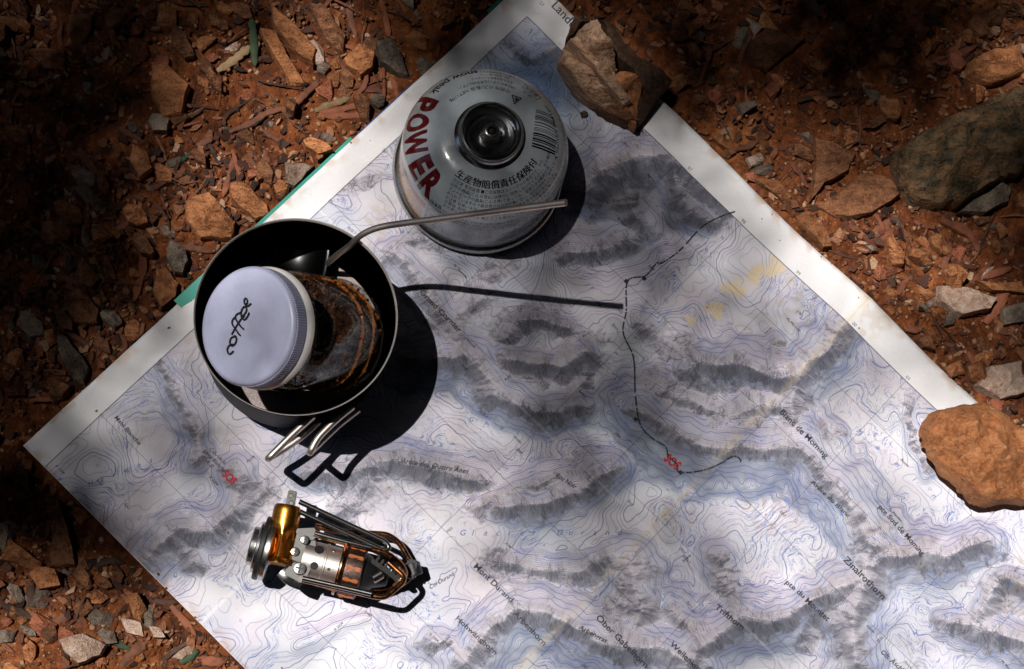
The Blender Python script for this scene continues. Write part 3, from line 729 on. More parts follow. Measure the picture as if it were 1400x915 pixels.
# ------------------------------------------------------------------ gas canister
CAN = A(653, 237, 0.0)
CAN_Z = 0.0022
def build_canister():
    r = root('gas_canister', (CAN.x, CAN.y, CAN_Z), 'white gas canister with red lettering and barcode standing on the map', 'gas canister')
    O = Vector((CAN.x, CAN.y, CAN_Z)); Zu = Vector((0, 0, 1))
    MBm = 0.001
    prof = [(17.4, 56.7), (22.5, 55.9), (25, 55.2), (27.5, 54.2), (30, 52.8), (32.6, 51.1), (35, 49.0), (37, 46.8), (38.7, 44.2), (40, 41.5), (41, 38.4), (41.5, 35.5), (41.5, 28), (41.5, 18), (41.5, 9), (41.5, 5.0), (41.0, 3.6)]
    s = [17.4]
    for a, b in zip(prof[:-1], prof[1:]): s.append(s[-1] + math.hypot(b[0] - a[0], b[1] - a[1]))
    SM = 95.0; TH0 = math.radians(-45)
    seg = 96; vs = []; uvs = []
    for (rr, h), ss in zip(prof, s):
        for k in range(seg + 1):
            th = TH0 + 2 * math.pi * k / seg
            vs.append((rr * math.cos(th) * MBm, rr * math.sin(th) * MBm, h * MBm)); uvs.append((k / seg, ss / SM))
    fs = [(i * (seg + 1) + k, (i + 1) * (seg + 1) + k, (i + 1) * (seg + 1) + k + 1, i * (seg + 1) + k + 1) for i in range(len(prof) - 1) for k in range(seg)]
    me = bpy.data.meshes.new('body'); me.from_pydata(vs, [], fs); me.update()
    ul = me.uv_layers.new(name='print')
    for l in me.loops: ul.data[l.index].uv = uvs[l.vertex_index]
    me.polygons.foreach_set('use_smooth', [True] * len(me.polygons))
    # the print
    K = 9.0; Wp = int(2 * math.pi * 41.5 * K); Hp = int(SM * K)
    img = np.empty((Hp, Wp, 3), np.float32); img[:] = (0.755, 0.785, 0.805)
    Srow = (np.arange(Hp)[:, None] + 0.5) / K; TH = np.degrees(TH0) + (np.arange(Wp)[None, :] + 0.5) / Wp * 360
    rng = np.random.RandomState(4)
    panel = (Srow > 55) & (TH > 120) & (TH < 224)
    img[panel] = (0.74, 0.56, 0.33)
    img[(Srow > 51.5) & (Srow <= 55 + 4 * ssm(196, 224, TH)) & (TH > 198) & (TH < 225)] = (0.52, 0.08, 0.09)
    img[(Srow > 53) & (Srow <= 55) & (TH > 120) & (TH <= 198)] = (0.52, 0.08, 0.09)
    img[(Srow > 74) & (TH > 120) & (TH < 224)] = (0.70, 0.52, 0.32)
    sr = np.array(s); rr_ = np.array([p[0] for p in prof])
    def ring(mask, txt, th0, th1, sb, size, bold=0.0, shear=0.0, k=None):
        t, w = text_tris(txt, shear, bold)
        if not len(t): return
        rm = float(np.interp(sb - size * 0.35, sr, rr_))
        kx = math.radians(th1 - th0) * rm / w if th1 is not None else size
        th = math.radians(th0) + t[..., 0] * kx / rm
        ss = sb - t[..., 1] * size
        q_ = np.stack([(th - TH0) / (2 * math.pi) * Wp, ss * K], -1)
        raster(mask, q_); raster(mask, q_ - np.array([Wp, 0.0]))
    def put(mask, col, a=0.95): img[mask] = img[mask] * (1 - a) + np.array(col) * a
    M = np.zeros((Hp, Wp), bool)
    for ch, c, w in [('P', 150, 14), ('O', 166.5, 15), ('W', 184.5, 19.5), ('E', 203, 13.5), ('R', 219, 15)]:
        ring(M, ch, c - w / 2, c + w / 2, 46.0, 20.5, 0.05)
    put(M, (0.38, 0.05, 0.07))
    M = np.zeros((Hp, Wp), bool)
    ring(M, 'snow peak', 98, 140, 41.5, 8.0, 0.02)
    for dq in (0, .35, .7): ring(M, '生産物賠償責任保険付', 229 + dq, 333 + dq, 26.2 - dq * .1, 4.4)
    rows = ['①注意 専用容器 ■この容器はスノーピーク専用です。それ', '以外の器具(こんろ等)には絶対に使用しないでください。また当社', 'スノーピークの器具(こんろ等)であっても、使用できる範囲が決', 'められていますので器具等の取扱説明書に従い、指定の容器をご使用くだ',
            '②注意 取扱いを誤った場合、使用者が傷害を負う危険が想定されま', '③警告 取扱いを誤った場合、使用者が死亡または重傷を負う危険', '④火気と高温に注意 高圧ガスを使用した可燃性の製品であり、危険']
    for i, q in enumerate(rows): ring(M, q, 231 + 0.8 * i, 352 - 3 * i if i % 2 else 338 - i, 29.0 + 2.35 * i, 2.05)
    more = '注意 ■このカセットは専用です。それ以外の器具には絶対に使用しないでください。火気に注意し、高温になる場所に置かないこと。使い切って捨てること。炎や火気の近くで使用しないこと。'
    for i in range(14):
        q = more[(i * 7) % 30:] + more[:(i * 7) % 30]
        ring(M, q[:52 + i % 3 * 6], 226, 336 + i % 3 * 6, 47.0 + 2.3 * i, 1.85)
    ring(M, '①注意', 226.5, 236, 46.6, 3.0)
    ring(M, '可燃性ガス/有臭 NET110g', 66, 138, 26.6, 2.6); ring(M, 'LPG(液化ブタン)主成分(ISOブタン)', 64, 122, 30.0, 2.3)
    ring(M, '発売元:株式会社スノーピーク', 68, 106, 33.2, 2.2); ring(M, 'TEL. 0256-38-1110', 72, 97, 36.2, 2.2); ring(M, '充填元:小池化学株式会社', 68, 97, 39.3, 2.2)
    ring(M, '高圧ガス保安法に基づく表示 この容器は再充填禁止です', 20, 66, 43.5, 1.8); ring(M, '火気と高温に注意 LPガス容器 高圧ガス', -40, 16, 43.5, 2.0)
    ring(M, 'GP-110', 47, 56, 31.6, 2.3, 0.006); ring(M, '業務用', 44, 57, 36.0, 2.8)
    ring(M, '4 960589 594107', -15, 34, 36.6, 2.9, 0.004)
    for a0, a1, s0, s1 in ((41.5, 59, 32.6, 32.9), (41.5, 59, 36.7, 37.0)):
        q = np.array([[math.radians(a) , s_] for a, s_ in ((a0, s0), (a1, s0), (a1, s1), (a0, s0), (a1, s1), (a0, s1))]).reshape(2, 3, 2)
        raster(M, np.stack([(q[..., 0] - TH0) / (2 * math.pi) * Wp, q[..., 1] * K], -1))
    for a in (41.5, 58.6):
        q = np.array([[math.radians(a + d), s_] for d, s_ in ((0, 32.6), (.4, 32.6), (.4, 37), (0, 32.6), (.4, 37), (0, 37))]).reshape(2, 3, 2)
        raster(M, np.stack([(q[..., 0] - TH0) / (2 * math.pi) * Wp, q[..., 1] * K], -1))
    def xy(pts):                     # planar strokes on the dome, mm from the axis
        p = np.asarray(pts, float); th = np.arctan2(p[..., 1], p[..., 0]); rad = np.hypot(p[..., 0], p[..., 1])
        th = np.where(th < TH0, th + 2 * math.pi, th)
        return np.stack([(th - TH0) / (2 * math.pi) * Wp, np.interp(rad, rr_[:11], sr[:11]) * K], -1)
    y = -5.5
    while y < 14.5:
        w = rng.choice([0.28, 0.42, 0.6, 0.85], p=[.35, .3, .2, .15]); g_ = rng.choice([0.3, 0.45, 0.75, 1.0], p=[.35, .3, .2, .15])
        sh = 0.12
        q = np.array([(21.0 + sh * y, y + 0.9), (33.5 - 0.10 * abs(y - 4), y - 1.2), (33.5 - 0.10 * abs(y - 4), y - 1.2 + w), (21.0 + sh * y, y + 0.9 + w)])
        raster(M, np.array([xy([q[0], q[1], q[2]]), xy([q[0], q[2], q[3]])])); y += w + g_
    for a, b in (((10.8, 21.5), (15.4, 20.2)), ((15.4, 20.2), (11.9, 16.9)), ((11.9, 16.9), (10.8, 21.5))): raster(M, xy(stroke_tris([a, b], 0.55)))
    raster(M, xy(stroke_tris([(12.4, 18.6), (13.6, 19.6), (12.3, 20.2)], 0.8)))
    put(M, (0.06, 0.06, 0.07))
    sp = (rng.rand(Hp, Wp) > 0.9993); sp |= np.roll(sp, 1, 0) | np.roll(sp, 1, 1); put(sp & (Srow > 45), (0.15, 0.12, 0.11), 0.8)
    t = NT('printed canister enamel'); tx = t.n('ShaderNodeTexImage'); tx.image = make_image('canister print', img)
    g = t.n('ShaderNodeNewGeometry'); n = t.noise(160, 4, 0.6, g.outputs['Position'])
    c = t.mix(1.0, tx.outputs[0], t.ramp(n.outputs[0], [(0.3, (0.86, 0.87, 0.88)), (0.7, (1, 1, 1))]), 'MULTIPLY')
    t.set(**{'Base Color': c, 'Roughness': 0.16, 'Metallic': 0.0, 'Specular IOR Level': 0.6, 'Coat Weight': 0.4, 'Coat Roughness': 0.08})
    n5 = t.noise(420, 5, 0.7, g.outputs['Position'], 0.8); mr = t.n('ShaderNodeMapRange'); t.l(n5.outputs[0], mr.inputs[0]); mr.inputs[1].default_value = 0.35; mr.inputs[2].default_value = 0.7; mr.inputs[3].default_value = 0.11; mr.inputs[4].default_value = 0.34
    t.set(Roughness=mr.outputs[0]); t.bump(n.outputs[0], 0.08, 0.001)
    b = link('body', me, t.m, r)
    # base rim, collar cup, valve
    q = lambda pr: [(x * MBm, z * MBm) for x, z in pr]
    qc = lambda pr: [(x * MBm * 0.86, z * MBm) for x, z in pr]
    MB().lathe(O, Zu, q([(41.2, 5.2), (42.6, 4.6), (43.6, 3.4), (44.0, 2.0), (43.5, 0.6), (42.5, 0.0), (41.2, 0.4), (40.4, 1.6), (40.2, 3.4), (41.2, 4.4)]), 96).build('base_rim', M_STEEL, r)
    MB().lathe(O, Zu, qc([(20.6, 55.6), (20.2, 56.6), (18.6, 57.4), (17.4, 58.6), (17.0, 60.2), (17.3, 61.4), (16.9, 62.3), (16.0, 62.6), (15.0, 62.2), (14.4, 61.2), (14.1, 58.6), (13.4, 56.8), (11.6, 56.2), (10.6, 56.8), (10.1, 58.0), (9.3, 58.6), (8.5, 58.2), (8.1, 57.0), (7.3, 56.2), (5.6, 56.0)]), 72).build('collar', metal('collar steel', (0.50, 0.50, 0.51), 0.18), r)
    v = MB().lathe(O, Zu, qc([(6.0, 55.8), (5.8, 58.0), (5.2, 58.6), (5.2, 59.4), (4.7, 59.8), (5.1, 60.4), (4.7, 61.0), (5.1, 61.6), (4.7, 62.2), (5.0, 62.8), (4.6, 63.6), (3.6, 64.2), (2.6, 64.2), (2.3, 63.0), (1.9, 61.5), (1.6, 61.5)]), 40).build('valve', M_STEEL, r)
    MB().lathe(O, Zu, q([(1.7, 61.0), (1.7, 63.0), (1.2, 63.6), (0, 63.7)]), 20).build('valve_pin', M_RUBBER, v)
build_canister()

# ------------------------------------------------------------------ cooking pot
PRIM = A(405, 432, 0.064); PR = 140.0 * mmpx(405, 432, 0.064)
POT = Vector((PRIM.x, PRIM.y, 0.0015))
PAN_Z = 0.0145
RIMM = metal('bright rim', (0.86, 0.80, 0.76), 0.42); RIMM.node_tree.nodes['Principled BSDF'].inputs['Metallic'].default_value = 0.45
def build_pot():
    r = root('cooking_pot', POT, 'metal camping pot with two wire loop handles standing on the map under a nested pan', 'pot')
    Zu = Vector((0, 0, 1)); R = PR; h = 0.0585
    MB().lathe(POT, Zu, [(0, 0), (0.72 * R, 0), (0.81 * R, 0.0012), (0.88 * R, 0.005), (0.935 * R, 0.012), (0.986 * R, h - 0.001), (0.991 * R, h - 0.0004), (0.991 * R, h + 0.0004), (0.988 * R, h + 0.0006), (0.984 * R, h), (0.926 * R, 0.0125), (0.79 * R, 0.0022), (0, 0.0018)], 120).build('body', M_POTOUT, r)
    h = 0.0625
    p = root('frying_pan', POT + Zu * PAN_Z, 'dark pan with bright thin rim, nested in the pot and holding the coffee jar', 'pan')
    pz = PAN_Z
    MB().lathe(POT, Zu, [(0, pz), (0.86 * R, pz), (0.905 * R, pz + 0.0015), (0.922 * R, pz + 0.006), (0.982 * R, h - 0.0015), (0.978 * R, h - 0.0015), (0.915 * R, pz + 0.0065), (0.898 * R, pz + 0.0024), (0.880 * R, pz + 0.0019)], 120).build('body', M_POTIN, p)
    fl = NT('brushed pan floor'); g = fl.n('ShaderNodeNewGeometry'); n = fl.noise(1500, 3, 0.7, g.outputs['Position'])
    fl.set(**{'Base Color': fl.ramp(n.outputs[0], [(0.3, (0.20, 0.155, 0.145)), (0.7, (0.46, 0.37, 0.35))]), 'Metallic': 0.4, 'Roughness': 0.55}); fl.bump(n.outputs[0], 0.5, 0.0004)
    MB().lathe(POT, Zu, [(0.888 * R, pz + 0.0018), (0.880 * R, pz + 0.0022), (0.7 * R, pz + 0.0022), (0, pz + 0.0022)], 96).build('pan_floor', fl.m, p)
    MB().lathe(POT, Zu, [(0.981 * R, h - 0.0018), (0.992 * R, h - 0.0010), (0.9985 * R, h - 0.0004), (1.0 * R, h + 0.0001), (0.997 * R, h + 0.0005), (0.992 * R, h + 0.0003), (0.986 * R, h - 0.0006), (0.981 * R, h - 0.0014)], 140, True).build('rim', RIMM, p)
    # two folding wire loops on the lower wall
    for pts in ([(431, 566, .047), (404, 590, .047), (381, 613, .047), (367, 627, .047), (367, 627, .022), (384, 617, .022), (412, 598, .022), (440, 572, .022)],
                [(482, 556, .046), (458, 575, .047), (434, 599, .047), (424, 619, .047), (424, 619, .022), (443, 600, .021), (464, 580, .020), (490, 560, .020)]):
        hd = MB().tube(fillet([A(*p) for p in pts], 0.006, 6), 0.0017, 12).build('handle', M_TI, r)
    c = Vector(((A(470, 565, .03).x + A(430, 572, .03).x) / 2, 0, 0)); d = (A(462, 566, .03) - POT); d.z = 0; d.normalize()
    side = Vector((-d.y, d.x, 0))
    MB().box(POT + d * 0.915 * R + Zu * 0.033, side, (d - Zu * 0.12).normalized(), (Zu + d * 0.12).normalized(), 0.024, 0.0022, 0.036, 0.0008).build('handle_bracket', M_POTOUT, r)
build_pot()

def build_spoon():
    r = root('spoon', A(440, 372, 0.006), 'thin metal spoon standing in the pot, its long handle pointing across the white canister', 'spoon')
    tip = A(774, 277, 0.130); pts = [A(448, 360, 0.032), A(463, 347, 0.046), A(477, 337, 0.060), A(492, 323, 0.069), A(512, 313, 0.0745), A(540, 307, 0.080)]
    a = pts[-1]
    pts += [a.lerp(tip, t) for t in (0.25, 0.5, 0.75, 0.93, 1.0)]
    sp = spline(pts, 5); n = len(sp)
    MB().tube(sp, [0.0015 + 0.0002 * min(1, i / n) for i in range(n)], 12, 0.9, (0, 0, 1)).build('handle', M_TI, r)
    b0 = A(448, 360, 0.032); tp_ = A(370, 352, 0.0235); ax = (tp_ - b0).normalized(); L = (tp_ - b0).length
    b, c = ax.orthogonal().normalized(), None; c = ax.cross(b)
    side = ax.cross(Vector((0, 0, 1))).normalized(); nor = side.cross(ax)
    mb = MB(); vs = []; fs = []; N = 12; Mx = 9
    for i in range(N):
        t = i / (N - 1); w = 0.0155 * math.sin(math.pi * (0.06 + 0.94 * t) ** 0.75) ** 0.8 + 0.0012
        for j in range(Mx):
            q = -1 + 2 * j / (Mx - 1)
            vs.append(b0 + ax * L * t + side * w * q - nor * 0.005 * (1 - q * q) * math.sin(math.pi * t))
    for i in range(N - 1):
        for j in range(Mx - 1): fs.append((i * Mx + j, i * Mx + j + 1, (i + 1) * Mx + j + 1, (i + 1) * Mx + j))
    o = mb.add(vs, fs).build('spoon_bowl', M_POTOUT, r); so = o.modifiers.new('t', 'SOLIDIFY'); so.thickness = 0.0008
build_spoon()

# ------------------------------------------------------------------ coffee jar
def build_jar():
    PL = A(337, 446, 0.098); PB = A(470, 463, 0.0405); ax = (PL - PB).normalized(); L = (PL - PB).length
    r = root('coffee_jar', PB, 'glass jar of coffee with a white lid marked coffee, leaning in the pot', 'jar')
    Rl = 82.5 * mmpx(337, 446, 0.093); Rb = Rl * 1.05
    def lath(pr, seg=72, closed=False): return MB().lathe(PB, ax, pr, seg, closed)
    # thin glass: clear with mirror-like edges
    g = NT('clear glass'); bs = g.b; tr = g.n('ShaderNodeBsdfTransparent'); gl = g.n('ShaderNodeBsdfGlossy'); mx = g.n('ShaderNodeMixShader'); fr = g.n('ShaderNodeLayerWeight'); fr.inputs[0].default_value = 0.5
    tr.inputs[0].default_value = (0.93, 0.95, 0.94, 1); gl.inputs['Roughness'].default_value = 0.03
    pw = g.n('ShaderNodeMath', operation='POWER'); g.l(fr.outputs['Facing'], pw.inputs[0]); pw.inputs[1].default_value = 4.0
    ma = g.n('ShaderNodeMath', operation='MULTIPLY_ADD'); g.l(pw.outputs[0], ma.inputs[0]); ma.inputs[1].default_value = 0.75; ma.inputs[2].default_value = 0.035
    g.l(ma.outputs[0], mx.inputs[0]); g.l(tr.outputs[0], mx.inputs[1]); g.l(gl.outputs[0], mx.inputs[2])
    g.l(mx.outputs[0], g.t.nodes['Material Output'].inputs['Surface'])
    top = L - 0.004
    out = [(0, 0.0015), (Rb * .55, 0.001), (Rb * .74, 0), (Rb * .86, 0.0012), (Rb * .96, 0.0055), (Rb, 0.011), (Rb, L * 0.58), (Rb * .985, L * .64), (Rb * .94, L * .69), (Rb * .90, L * .72), (Rb * .885, L * .75), (Rb * .885, top)]
    inn = [(Rb * .835, top), (Rb * .835, L * .75), (Rb * .86, L * .70), (Rb * .93, L * .63), (Rb * .945, L * .57), (Rb * .945, 0.012), (Rb * .90, 0.007), (Rb * .75, 0.0045), (0, 0.0055)]
    lath(out + inn).build('glass', g.m, r)
    mb = MB()                                               # moulded dots round the foot
    a, b, c = frame_of(ax)
    for k in range(64):
        t = 2 * math.pi * k / 64; p = PB + (b * math.cos(t) + c * math.sin(t)) * Rb * 0.915 + ax * 0.0036
        mb.box(p, ax, b, c, 0.0009, 0.0009, 0.0009, 0)
    mb.build('foot_ring', g.m, r, 0)
    cm = NT('ground coffee'); gg = cm.n('ShaderNodeNewGeometry'); n = cm.noise(420, 5, 0.7, gg.outputs['Position']); v = cm.n('ShaderNodeTexVoronoi'); v.inputs['Scale'].default_value = 520; cm.l(gg.outputs['Position'], v.inputs['Vector'])
    cc = cm.ramp(n.outputs[0], [(0.42, (0.012, 0.004, 0.002)), (0.56, (0.06, 0.017, 0.006)), (0.70, (0.26, 0.08, 0.02))])
    cm.set(**{'Base Color': cc, 'Roughness': 0.45, 'Specular IOR Level': 0.5}); cm.bump(v.outputs['Distance'], 1.0, 0.003)
    fl = [(0, 0.0068), (Rb * .74, 0.006), (Rb * .885, 0.0085), (Rb * .925, 0.013), (Rb * .925, L * .36), (Rb * .6, L * .40), (0, L * .41)]
    cf = lath(fl).build('coffee', cm.m, r)
    rng = random.Random(5); mb = MB()                        # loose grains clinging to the glass
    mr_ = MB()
    for h0 in (0.0125, 0.0215):                              # two amber rings that paint the light refracted in the glass
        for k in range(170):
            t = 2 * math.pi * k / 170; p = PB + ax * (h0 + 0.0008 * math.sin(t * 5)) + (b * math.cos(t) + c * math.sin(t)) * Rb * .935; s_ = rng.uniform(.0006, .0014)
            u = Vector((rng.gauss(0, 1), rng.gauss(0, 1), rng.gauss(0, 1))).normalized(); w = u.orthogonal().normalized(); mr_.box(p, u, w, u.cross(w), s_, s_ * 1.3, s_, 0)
    for k in range(520):
        t = rng.uniform(0, 2 * math.pi); h = rng.uniform(0.006, L * .62); rad = Rb * rng.uniform(.915, .94)
        if h > L * .36 and rng.random() < 0.45: continue
        p = PB + ax * h + (b * math.cos(t) + c * math.sin(t)) * rad; s_ = rng.uniform(0.0004, 0.0012)
        u = Vector((rng.gauss(0, 1), rng.gauss(0, 1), rng.gauss(0, 1))).normalized(); w = u.orthogonal().normalized(); x = u.cross(w)
        mb.box(p, u, w, x, s_, s_ * 1.4, s_ * .8, 0)
    gm = NT('coffee grains'); gg = gm.n('ShaderNodeNewGeometry')
    gm.set(**{'Base Color': gm.ramp(gg.outputs['Random Per Island'], [(0, (0.02, 0.007, 0.003)), (0.65, (0.11, 0.03, 0.009)), (1, (0.45, 0.14, 0.03))]), 'Roughness': 0.3})
    tag(mb.build('coffee_grains', gm.m, cf, 0), kind='stuff')
    tag(mr_.build('coffee_residue', plain('amber coffee grains', (0.55, 0.17, 0.035), 0.35, 0.5, 0, 900, 0.5), cf, 0), kind='stuff')  # orange arcs of refracted sunlight given as bright colour
    # lid: top face with pressed ring, knurled side, rolled skirt
    wm = plain('lid enamel', (0.44, 0.452, 0.61), 0.38, 0.5, 0.05, 500, 0.04)
    H0 = L - 0.0125
    lid = lath([(0, L - 0.0006), (Rl * .66, L - 0.0006), (Rl * .70, L - 0.0001), (Rl * .90, L), (Rl * .955, L - 0.0003), (Rl * .985, L - 0.0012), (Rl * .99, L - 0.0022), (Rl * .99, H0 + 0.003), (Rl * .95, H0 + 0.0025), (Rl * .92, H0 + 0.003)], 96).build('lid', wm, r)
    mb = MB()
    for k in range(150):
        t = 2 * math.pi * k / 150; d = b * math.cos(t) + c * math.sin(t); s_ = ax.cross(d)
        mb.box(PB + d * Rl * 0.995 + ax * (L - 0.0052), ax, s_, d, 0.0058, 0.00055, 0.0007, 0)
    mb.build('knurling', wm, lid, 0)
    lath([(Rl * .98, H0 + 0.0034), (Rl * 1.02, H0 + 0.0022), (Rl * 1.045, H0 + 0.0008), (Rl * 1.04, H0 - 0.0008), (Rl * 1.0, H0 - 0.001), (Rl * .96, H0 + 0.0008)], 96, True).build('lid_skirt', plain('cream lid edge', (0.66, 0.62, 0.60), 0.35, 0.5, 0, 500, 0.05), lid)
    # handwriting on the lid, drawn in the plane of its face
    P0 = PL + ax * 0.0001; cl = Vector((0, 0, CAMH))
    def pt(X, Y):
        q = A(260 + X / 4.575, 340 + Y / 4.575, 0.05); d = (q - cl).normalized(); return cl + d * ((P0 - cl).dot(ax) / d.dot(ax))
    mb = MB()
    for st in ([(266, 598), (244, 606), (231, 630), (238, 655), (252, 658), (270, 640)], [(276, 548), (255, 560), (247, 585), (256, 606), (275, 600), (288, 575), (284, 550), (276, 548), (292, 566)],
               [(280, 430), (264, 446), (262, 470), (278, 496), (300, 530), (314, 545)], [(318, 398), (290, 412), (282, 434), (298, 462), (318, 490), (336, 505)], [(258, 538), (285, 490), (318, 440), (340, 420)],
               [(318, 428), (340, 408), (352, 382), (344, 364), (328, 372), (317, 400), (322, 432), (340, 444), (358, 424), (368, 398)], [(340, 352), (356, 340), (354, 318), (344, 311), (337, 326), (342, 348), (354, 360), (370, 352), (380, 342)]):
        pp = spline([pt(*q) for q in st], 5); mb.tube(pp, 0.00044, 6, 0.25, ax)
    mb.build('handwriting', M_BLACKPAINT, lid)
build_jar()

# ------------------------------------------------------------------ folding gas burner lying on its side
def build_stove():
    r = root('camping_stove', A(440, 765, 0.003), 'folded metal camping stove burner with orange brass valve lying on the map', 'stove')
    Q = lambda X, Y, z: A(310 + X / 4.357, 650 + Y / 4.357, z)          # read from an enlarged piece of the photograph
    z0 = 0.0195
    p0 = Q(140, 415, z0); p1 = Q(760, 575, z0); ax = (p1 - p0).normalized(); a, b, c = frame_of(ax)
    side = ax.cross(Vector((0, 0, 1))).normalized()
    if side.y > 0: side = -side                                            # towards the lower edge of the picture
    up = side.cross(ax); up = up if up.z > 0 else -up
    def X(px_, py_): return (Q(px_, py_, z0) - p0).dot(ax)
    def AX(d): return p0 + ax * d
    mm = 0.001
    # threaded connector with its seal ring
    MB().lathe(AX(0), ax, [(0, 0), (8.6 * mm, 0), (9.2 * mm, .5 * mm), (9.2 * mm, 2.6 * mm), (11.6 * mm, 3.0 * mm), (12.2 * mm, 3.4 * mm), (12.2 * mm, 4.6 * mm), (0, 4.6 * mm)], 48).build('connector', M_STEEL, r)
    MB().lathe(AX(4.6 * mm), ax, [(0, 0), (14.8 * mm, 0), (15.3 * mm, .5 * mm), (15.3 * mm, 2.1 * mm), (14.8 * mm, 2.6 * mm), (0, 2.6 * mm)], 48).build('seal_ring', M_RUBBER, r)
    MB().lathe(AX(7.2 * mm), ax, [(0, 0), (14.6 * mm, 0), (14.9 * mm, .4 * mm), (14.9 * mm, 2.6 * mm), (13.6 * mm, 3.2 * mm), (8 * mm, 3.6 * mm), (6 * mm, 5 * mm), (6 * mm, 14 * mm), (0, 14 * mm)], 48).build('flange', M_STEEL, r)
    # brass valve body lying across, with two scooped flats
    kt = Q(366, 182, 0.026); kb = Q(300, 528, 0.026); kd = (kb - kt); kl = kd.length
    vs_ = []; mb = MB(); seg = 40; N = 26; fs = []
    d0, e1, e2 = frame_of(kd); e1 = (Vector((0, 0, 1)) - d0 * d0.z).normalized(); e2 = d0.cross(e1)
    for i in range(N):
        t = i / (N - 1)
        for k in range(seg):
            th = 2 * math.pi * k / seg; rad = 0.0066
            if t < 0.06: rad *= 0.88 + 2 * t
            if t > 0.93: rad *= 1.16
            for cth, depth, t0, w in ((0.85, .6, .70, .26), (-0.75, .6, .70, .26), (2.9, .5, .7, .3)):
                dth = abs((th - cth + math.pi) % (2 * math.pi) - math.pi)
                if dth < 0.75: rad *= 1 - depth * 0.85 * max(0, math.cos(dth / 0.75 * math.pi / 2)) * math.exp(-((t - t0) / w) ** 4)
            vs_.append(kt + d0 * kl * t + (e1 * math.cos(th) + e2 * math.sin(th)) * rad)
    for i in range(N - 1):
        for k in range(seg): fs.append((i * seg + k, i * seg + (k + 1) % seg, (i + 1) * seg + (k + 1) % seg, (i + 1) * seg + k))
    fs.append(tuple(range(seg))); fs.append(tuple((N - 1) * seg + k for k in range(seg)))
    br = mb.add(vs_, fs).build('brass_valve', M_BRASS, r, 60)
    tb = MB().box(Q(384, 145, 0.027), -d0, e2, e1, 0.0086, 0.0044, 0.003, 0.0005).build('lever_tab', M_DARKSTEEL, r)
    for yy in (122, 165): MB().cyl(Q(384, yy, 0.0284), Q(384, yy, 0.0291), 0.0012, 0.0009, 16).build('rivet', M_STEEL, tb)
    # lever of doubled wire, running from the tab to the far end
    lv = MB()
    l0 = Q(420, 180, 0.027); l1 = Q(935, 420, 0.026); n_ = Vector((0, 0, 1)).cross((l1 - l0)).normalized()
    lv.tube(fillet([l0 + n_ * .0021, l1 + n_ * .0021, l1 + (l1 - l0).normalized() * .0035, l1 - n_ * .0021, l0 - n_ * .0021], 0.002, 4), 0.00125, 10)
    lv.build('lever', M_DARKSTEEL, r)
    # bracket: jaw plates, screws
    pl = MB()
    pl.prism([Q(*p, 0.0265) for p in ((362, 490), (385, 395), (412, 322), (522, 322), (530, 420), (500, 520), (440, 520))], (0, 0, -1), 0.012)
    bk = pl.build('bracket', M_PLATE, r, 30)
    MB().prism([Q(*p, 0.028) for p in ((352, 560), (400, 520), (470, 528), (500, 560), (470, 612), (440, 640), (345, 590))], (0, 0, -1), 0.003).build('lower_jaw', M_PLATE, r, 30)
    MB().prism([Q(*p, 0.028) for p in ((405, 318), (520, 312), (545, 352), (515, 385), (430, 380))], (0, 0, -1), 0.003).build('upper_jaw', M_PLATE, r, 30)
    foot = MB().tube(spline([Q(330, 566, .026), Q(362, 598, .026), Q(400, 625, .025), Q(446, 642, .024)], 5), 0.0036, 10, 0.4, (0, 0, 1)).build('jaw_foot', M_STEEL, r)
    for (x, y, rr, z) in ((408, 455, 25, .0272), (435, 555, 36, .0290), (466, 384, 24, .0290)):
        p = Q(x, y, z); R_ = rr / 4.357 * 0.375 * mm
        sc = MB().lathe(p - Vector((0, 0, .0012)), (0, 0, 1), [(0, 0), (R_, 0), (R_, .001), (R_ * .85, .0017), (R_ * .3, .0019), (0, .0019)], 24).build('screw', M_STEEL, r)
        MB().box(p + Vector((0, 0, .00072)), ax, side, Vector((0, 0, 1)), R_ * 1.5, R_ * .25, .0004).box(p + Vector((0, 0, .00072)), side, ax, Vector((0, 0, 1)), R_ * 1.5, R_ * .25, .00042).build('slot', M_RUBBER, sc, 0)
    # burner tube with air holes, collar, head with flame slots
    x0 = X(455, 460); x1 = X(672, 520)
    tb = MB().lathe(AX(x0), ax, [(8.2 * mm, 0), (9.4 * mm, .4 * mm), (9.4 * mm, (x1 - x0) * .58), (9.9 * mm, (x1 - x0) * .60), (9.9 * mm, (x1 - x0) * .64), (9.4 * mm, (x1 - x0) * .66), (9.4 * mm, x1 - x0), (0, x1 - x0)], 48).build('burner_tube', M_TI, r)
    for (x, y, rr) in ((551, 442, 30), (521, 540, 24), (640, 447, 9), (607, 560, 9)):
        q0 = Q(x, y, 0.028); rel = q0 - p0; hx = rel.dot(ax); wy = rel.dot(side); R9 = 9.45 * mm
        wy = max(-R9 * .93, min(R9 * .93, wy)); nn = (side * wy + up * math.sqrt(R9 ** 2 - wy ** 2)); nn_ = nn.normalized()
        MB().cyl(AX(hx) + nn - nn_ * .0012, AX(hx) + nn + nn_ * .00012, rr / 4.357 * 0.375 * mm * .9, None, 20).build('air_hole' if rr > 12 else 'rivet', M_RUBBER if rr > 12 else M_STEEL, tb)
    x2 = X(672, 520); x3 = X(700, 520); x4 = X(815, 555)
    MB().lathe(AX(x2), ax, [(0, 0), (12.6 * mm, 0), (13 * mm, .5 * mm), (13 * mm, 1.3 * mm), (10.6 * mm, 1.6 * mm), (10.6 * mm, x3 - x2), (0, x3 - x2)], 48).build('head_collar', M_HEAT, r)
